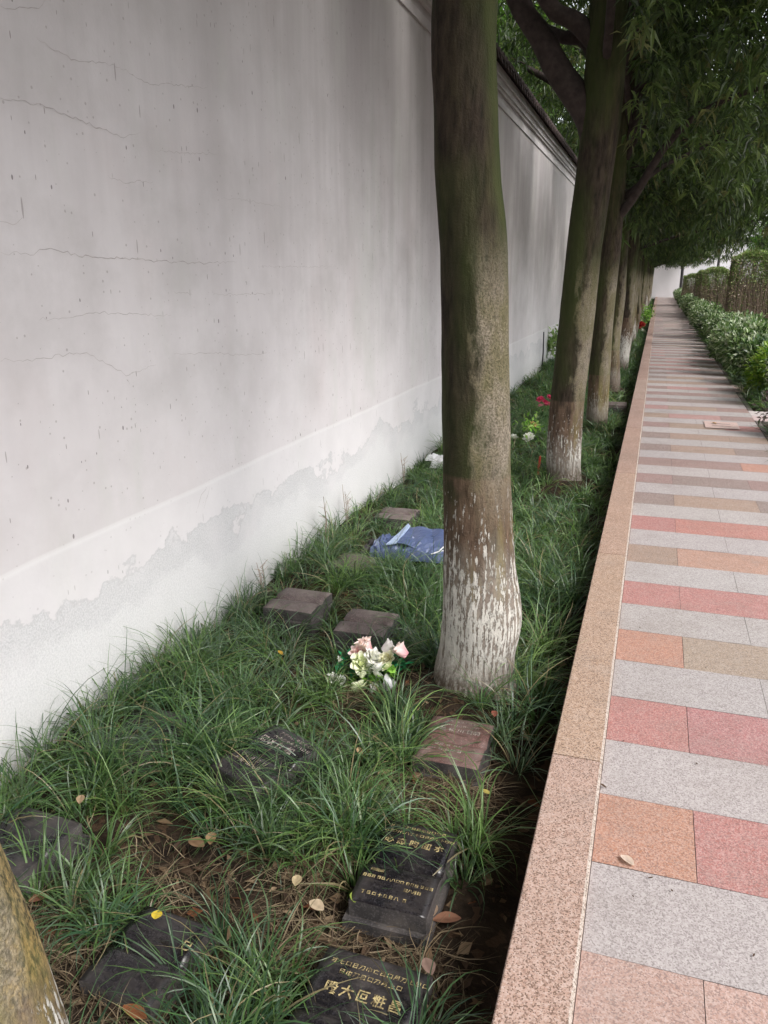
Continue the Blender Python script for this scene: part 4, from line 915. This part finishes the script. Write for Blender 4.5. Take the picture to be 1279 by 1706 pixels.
m = MB(); m.tube([(0, 0, 0), (.006, 0, .08), (.012, 0, .16)], [.010, .010, .009], 8); m.tube([(.012, 0, .159), (.013, 0, .172)], [.003, .002], 6); o = m.build('candle', M['red']); o.location = (-.855, 6.85, -.20); tag(o, 'thin red candle stuck in the grass before the second trunk', 'candle')
pb = empty('plastic_bag', (-1.72, 6.9, -.20), 'crumpled white plastic bag lying in the grass by the foot of the wall', 'bag')
m = MB(); m.add(*pillow(-.10, .14, -.09, .09, .10, 0, 0, 21, 16, 12, .4)); m.build('body', M['whiteplastic'], pb)
m = MB(); m.add(*pillow(-.16, -.05, -.03, .06, .05, .05, .03, 33, 10, 8, .3)); m.build('handle', M['whiteplastic'], pb)

# ------------------------------------------------------------------ fallen leaves
def fallen(loc, L, W, c, label, rz, curl=.35, tilt=0.):
    L *= .85; W *= .85
    n = 7; mm = 5; V = []; F = []; T = []
    for j in range(n):
        for i in range(mm):
            u = i / (mm - 1) * 2 - 1; v = j / (n - 1); wd = W * .5 * math.sin(math.pi * min(1, max(0, v * .96 + .02))) ** .75
            V.append((u * wd, (v - .5) * L, curl * W * .5 * u * u * math.sin(math.pi * v) + curl * L * .3 * (v - .4) ** 2 + .002)); s_ = 1 - .25 * (abs(u) < .1) + random.uniform(-.12, .12); T.append([q * s_ for q in c])
    for j in range(n - 1):
        for i in range(mm - 1): a = j * mm + i; F.append((a, a + 1, a + mm + 1, a + mm))
    o = mesh_np('fallen_leaf', V, F, M['dead'], tint=np.array(T), smooth=True); o.location = loc; o.rotation_euler = (tilt, random.uniform(-.15, .15), rz)
    tag(o, label, 'leaf', 'fallen leaves')
for q in [((0.052, 1.843, 0.004), 0.052, 0.03, (0.62, 0.5, 0.42), 'pale dry leaf lying on the grey paving stripe of the path', 0.9, 0.5),
          ((-0.844, 2.295, -0.136), 0.06, 0.026, (0.5, 0.34, 0.2), 'brown curled leaf in the grass between the two black inscribed markers', 0.6, 0.6),
          ((-1.087, 1.429, -0.131), 0.036, 0.034, (0.62, 0.46, 0.05), 'round yellow leaf lying on the sunken dark marker', 0.2, 0.1),
          ((-1.397, 2.831, -0.096), 0.055, 0.02, (0.45, 0.28, 0.05), 'orange yellow leaf caught in the grass left of the bouquet', 0.9, 0.5),
          ((-0.629, 1.663, -0.146), 0.05, 0.035, (0.2, 0.26, 0.05), 'yellow green leaf just below the gold lettered marker', 0.3, 0.3),
          ((-0.817, 1.7, -0.176), 0.05, 0.034, (0.45, 0.36, 0.22), 'straw coloured leaf in the grass at the foot of a large tuft', 0.2, 0.4),
          ((-0.732, 1.641, -0.186), 0.06, 0.04, (0.5, 0.4, 0.28), 'pale tan leaf on the soil left of the yellow green leaf', 1.2, 0.4),
          ((-1.55, 1.725, -0.096), 0.05, 0.03, (0.34, 0.24, 0.15), 'brown leaf in grass below the wall at far left', 0.5, 0.5),
          ((-1.179, 1.769, -0.196), 0.07, 0.045, (0.24, 0.15, 0.09), 'dark brown leaf on the bare patch of soil, left one of two', 1.4, 0.4),
          ((-1.148, 1.802, -0.196), 0.065, 0.04, (0.3, 0.2, 0.11), 'light brown leaf on the bare patch of soil, right one of two', 0.4, 0.5),
          ((-1.01, 1.213, -0.196), 0.085, 0.04, (0.26, 0.1, 0.045), 'rust red leaf at the bottom edge of the photo', 1.4, 0.3),
          ((-0.381, 1.495, -0.136), 0.06, 0.04, (0.24, 0.16, 0.13), 'large dull brown leaf above the corner of the bottom marker', 0.6, 0.4),
          ((-0.431, 1.734, -0.196), 0.055, 0.03, (0.46, 0.33, 0.24), 'pinkish dry leaf beside the corner of the gold lettered marker', 0.1, 0.5),
          ((-0.388, 1.714, -0.196), 0.09, 0.05, (0.22, 0.11, 0.07), 'large dark red brown leaf near the kerb gap', 2.0, 0.4),
          ((-0.442, 2.656, -0.116), 0.05, 0.03, (0.28, 0.1, 0.07), 'reddish leaf standing at the right side of the red brown marker', 0.2, 0.5),
          ((-0.396, 2.278, -0.186), 0.045, 0.02, (0.5, 0.42, 0.12), 'small yellow leaf in the gap near the kerb', 1.2, 0.4),
          ((-0.027, 2.151, 0.004), 0.03, 0.009, (0.1, 0.06, 0.04), 'tiny dark leaf fragment beside the kerb chamfer', 0.9, 0.5),
          ((0.654, 8.74, 0.014), 0.06, 0.04, (0.5, 0.3, 0.1), 'small brown leaf on the far part of the path near the drain cover', 0.9, 0.5),
          ((-0.479, 2.382, -0.186), 0.06, 0.04, (0.36, 0.26, 0.17), 'tan leaf in front of the red brown marker', 1.9, 0.5),
          ((-0.749, 2.274, -0.186), 0.06, 0.035, (0.3, 0.22, 0.13), 'brown leaf on the thin patch left of the red brown marker', 2.4, 0.4),
          ((-1.465, 1.427, -0.186), 0.06, 0.035, (0.27, 0.13, 0.08), 'rusty leaf in the shade right of the leaning trunk', 2.4, 0.4),
          ((-1.005, 1.266, -0.196), 0.07, 0.04, (0.33, 0.24, 0.15), 'tan leaf on soil below the sunken dark marker', 0.8, 0.4),
          ]: fallen(*q)
for q, (x_, y_) in enumerate([(.11, 1.80), (.16, 1.77), (.07, 1.72), (.33, 1.62), (.02, 2.42), (.24, 2.36), (.52, 2.2), (.30, 3.05), (.05, 3.35), (.62, 2.75), (.7, 4.3), (.15, 4.9)]):
    fallen((x_, y_, .003), random.uniform(.008, .016), random.uniform(.004, .007), (.09, .055, .04), 'tiny dark crumb of dry leaf lying on the striped paving', random.uniform(0, 6), .3)
# a few dry weed stems against the wall
for j, (y_, h) in enumerate([(4.55, .36), (4.95, .30), (3.65, .22), (6.3, .25)]):
    m = MB(); r = random.Random(j)
    for q in range(3):
        a = r.uniform(-.3, .3); m.tube([(0, 0, 0), (a * .1, -a * h * .3, h * .5), (a * .2, -a * h - .03, h * (1 - .1 * q))], [.003, .0025, .0015], 5)
        for e in range(3): z_ = h * (.4 + .17 * e); m.tube([(a * .1, -a * h * .5, z_), (.01, -a * h * .5 + r.choice([-.06, .06]), z_ + .03)], [.0018, .001], 4)
    o = m.build('dry_weed', mat_tw); o.location = (WX + .07, y_, -.22)
    tag(o, ['tall dry brown weed against the wall above the blue bag', 'dry branching weed against the wall, just past the tallest one', 'short dry weed stems at the foot of the wall, nearest of them', 'thin dry weed stems at the wall foot near the white plastic bag'][j], 'weed', 'dry weeds at the foot of the wall')
print('verts', sum(len(o.data.vertices) for o in bpy.data.objects if o.type == 'MESH'))
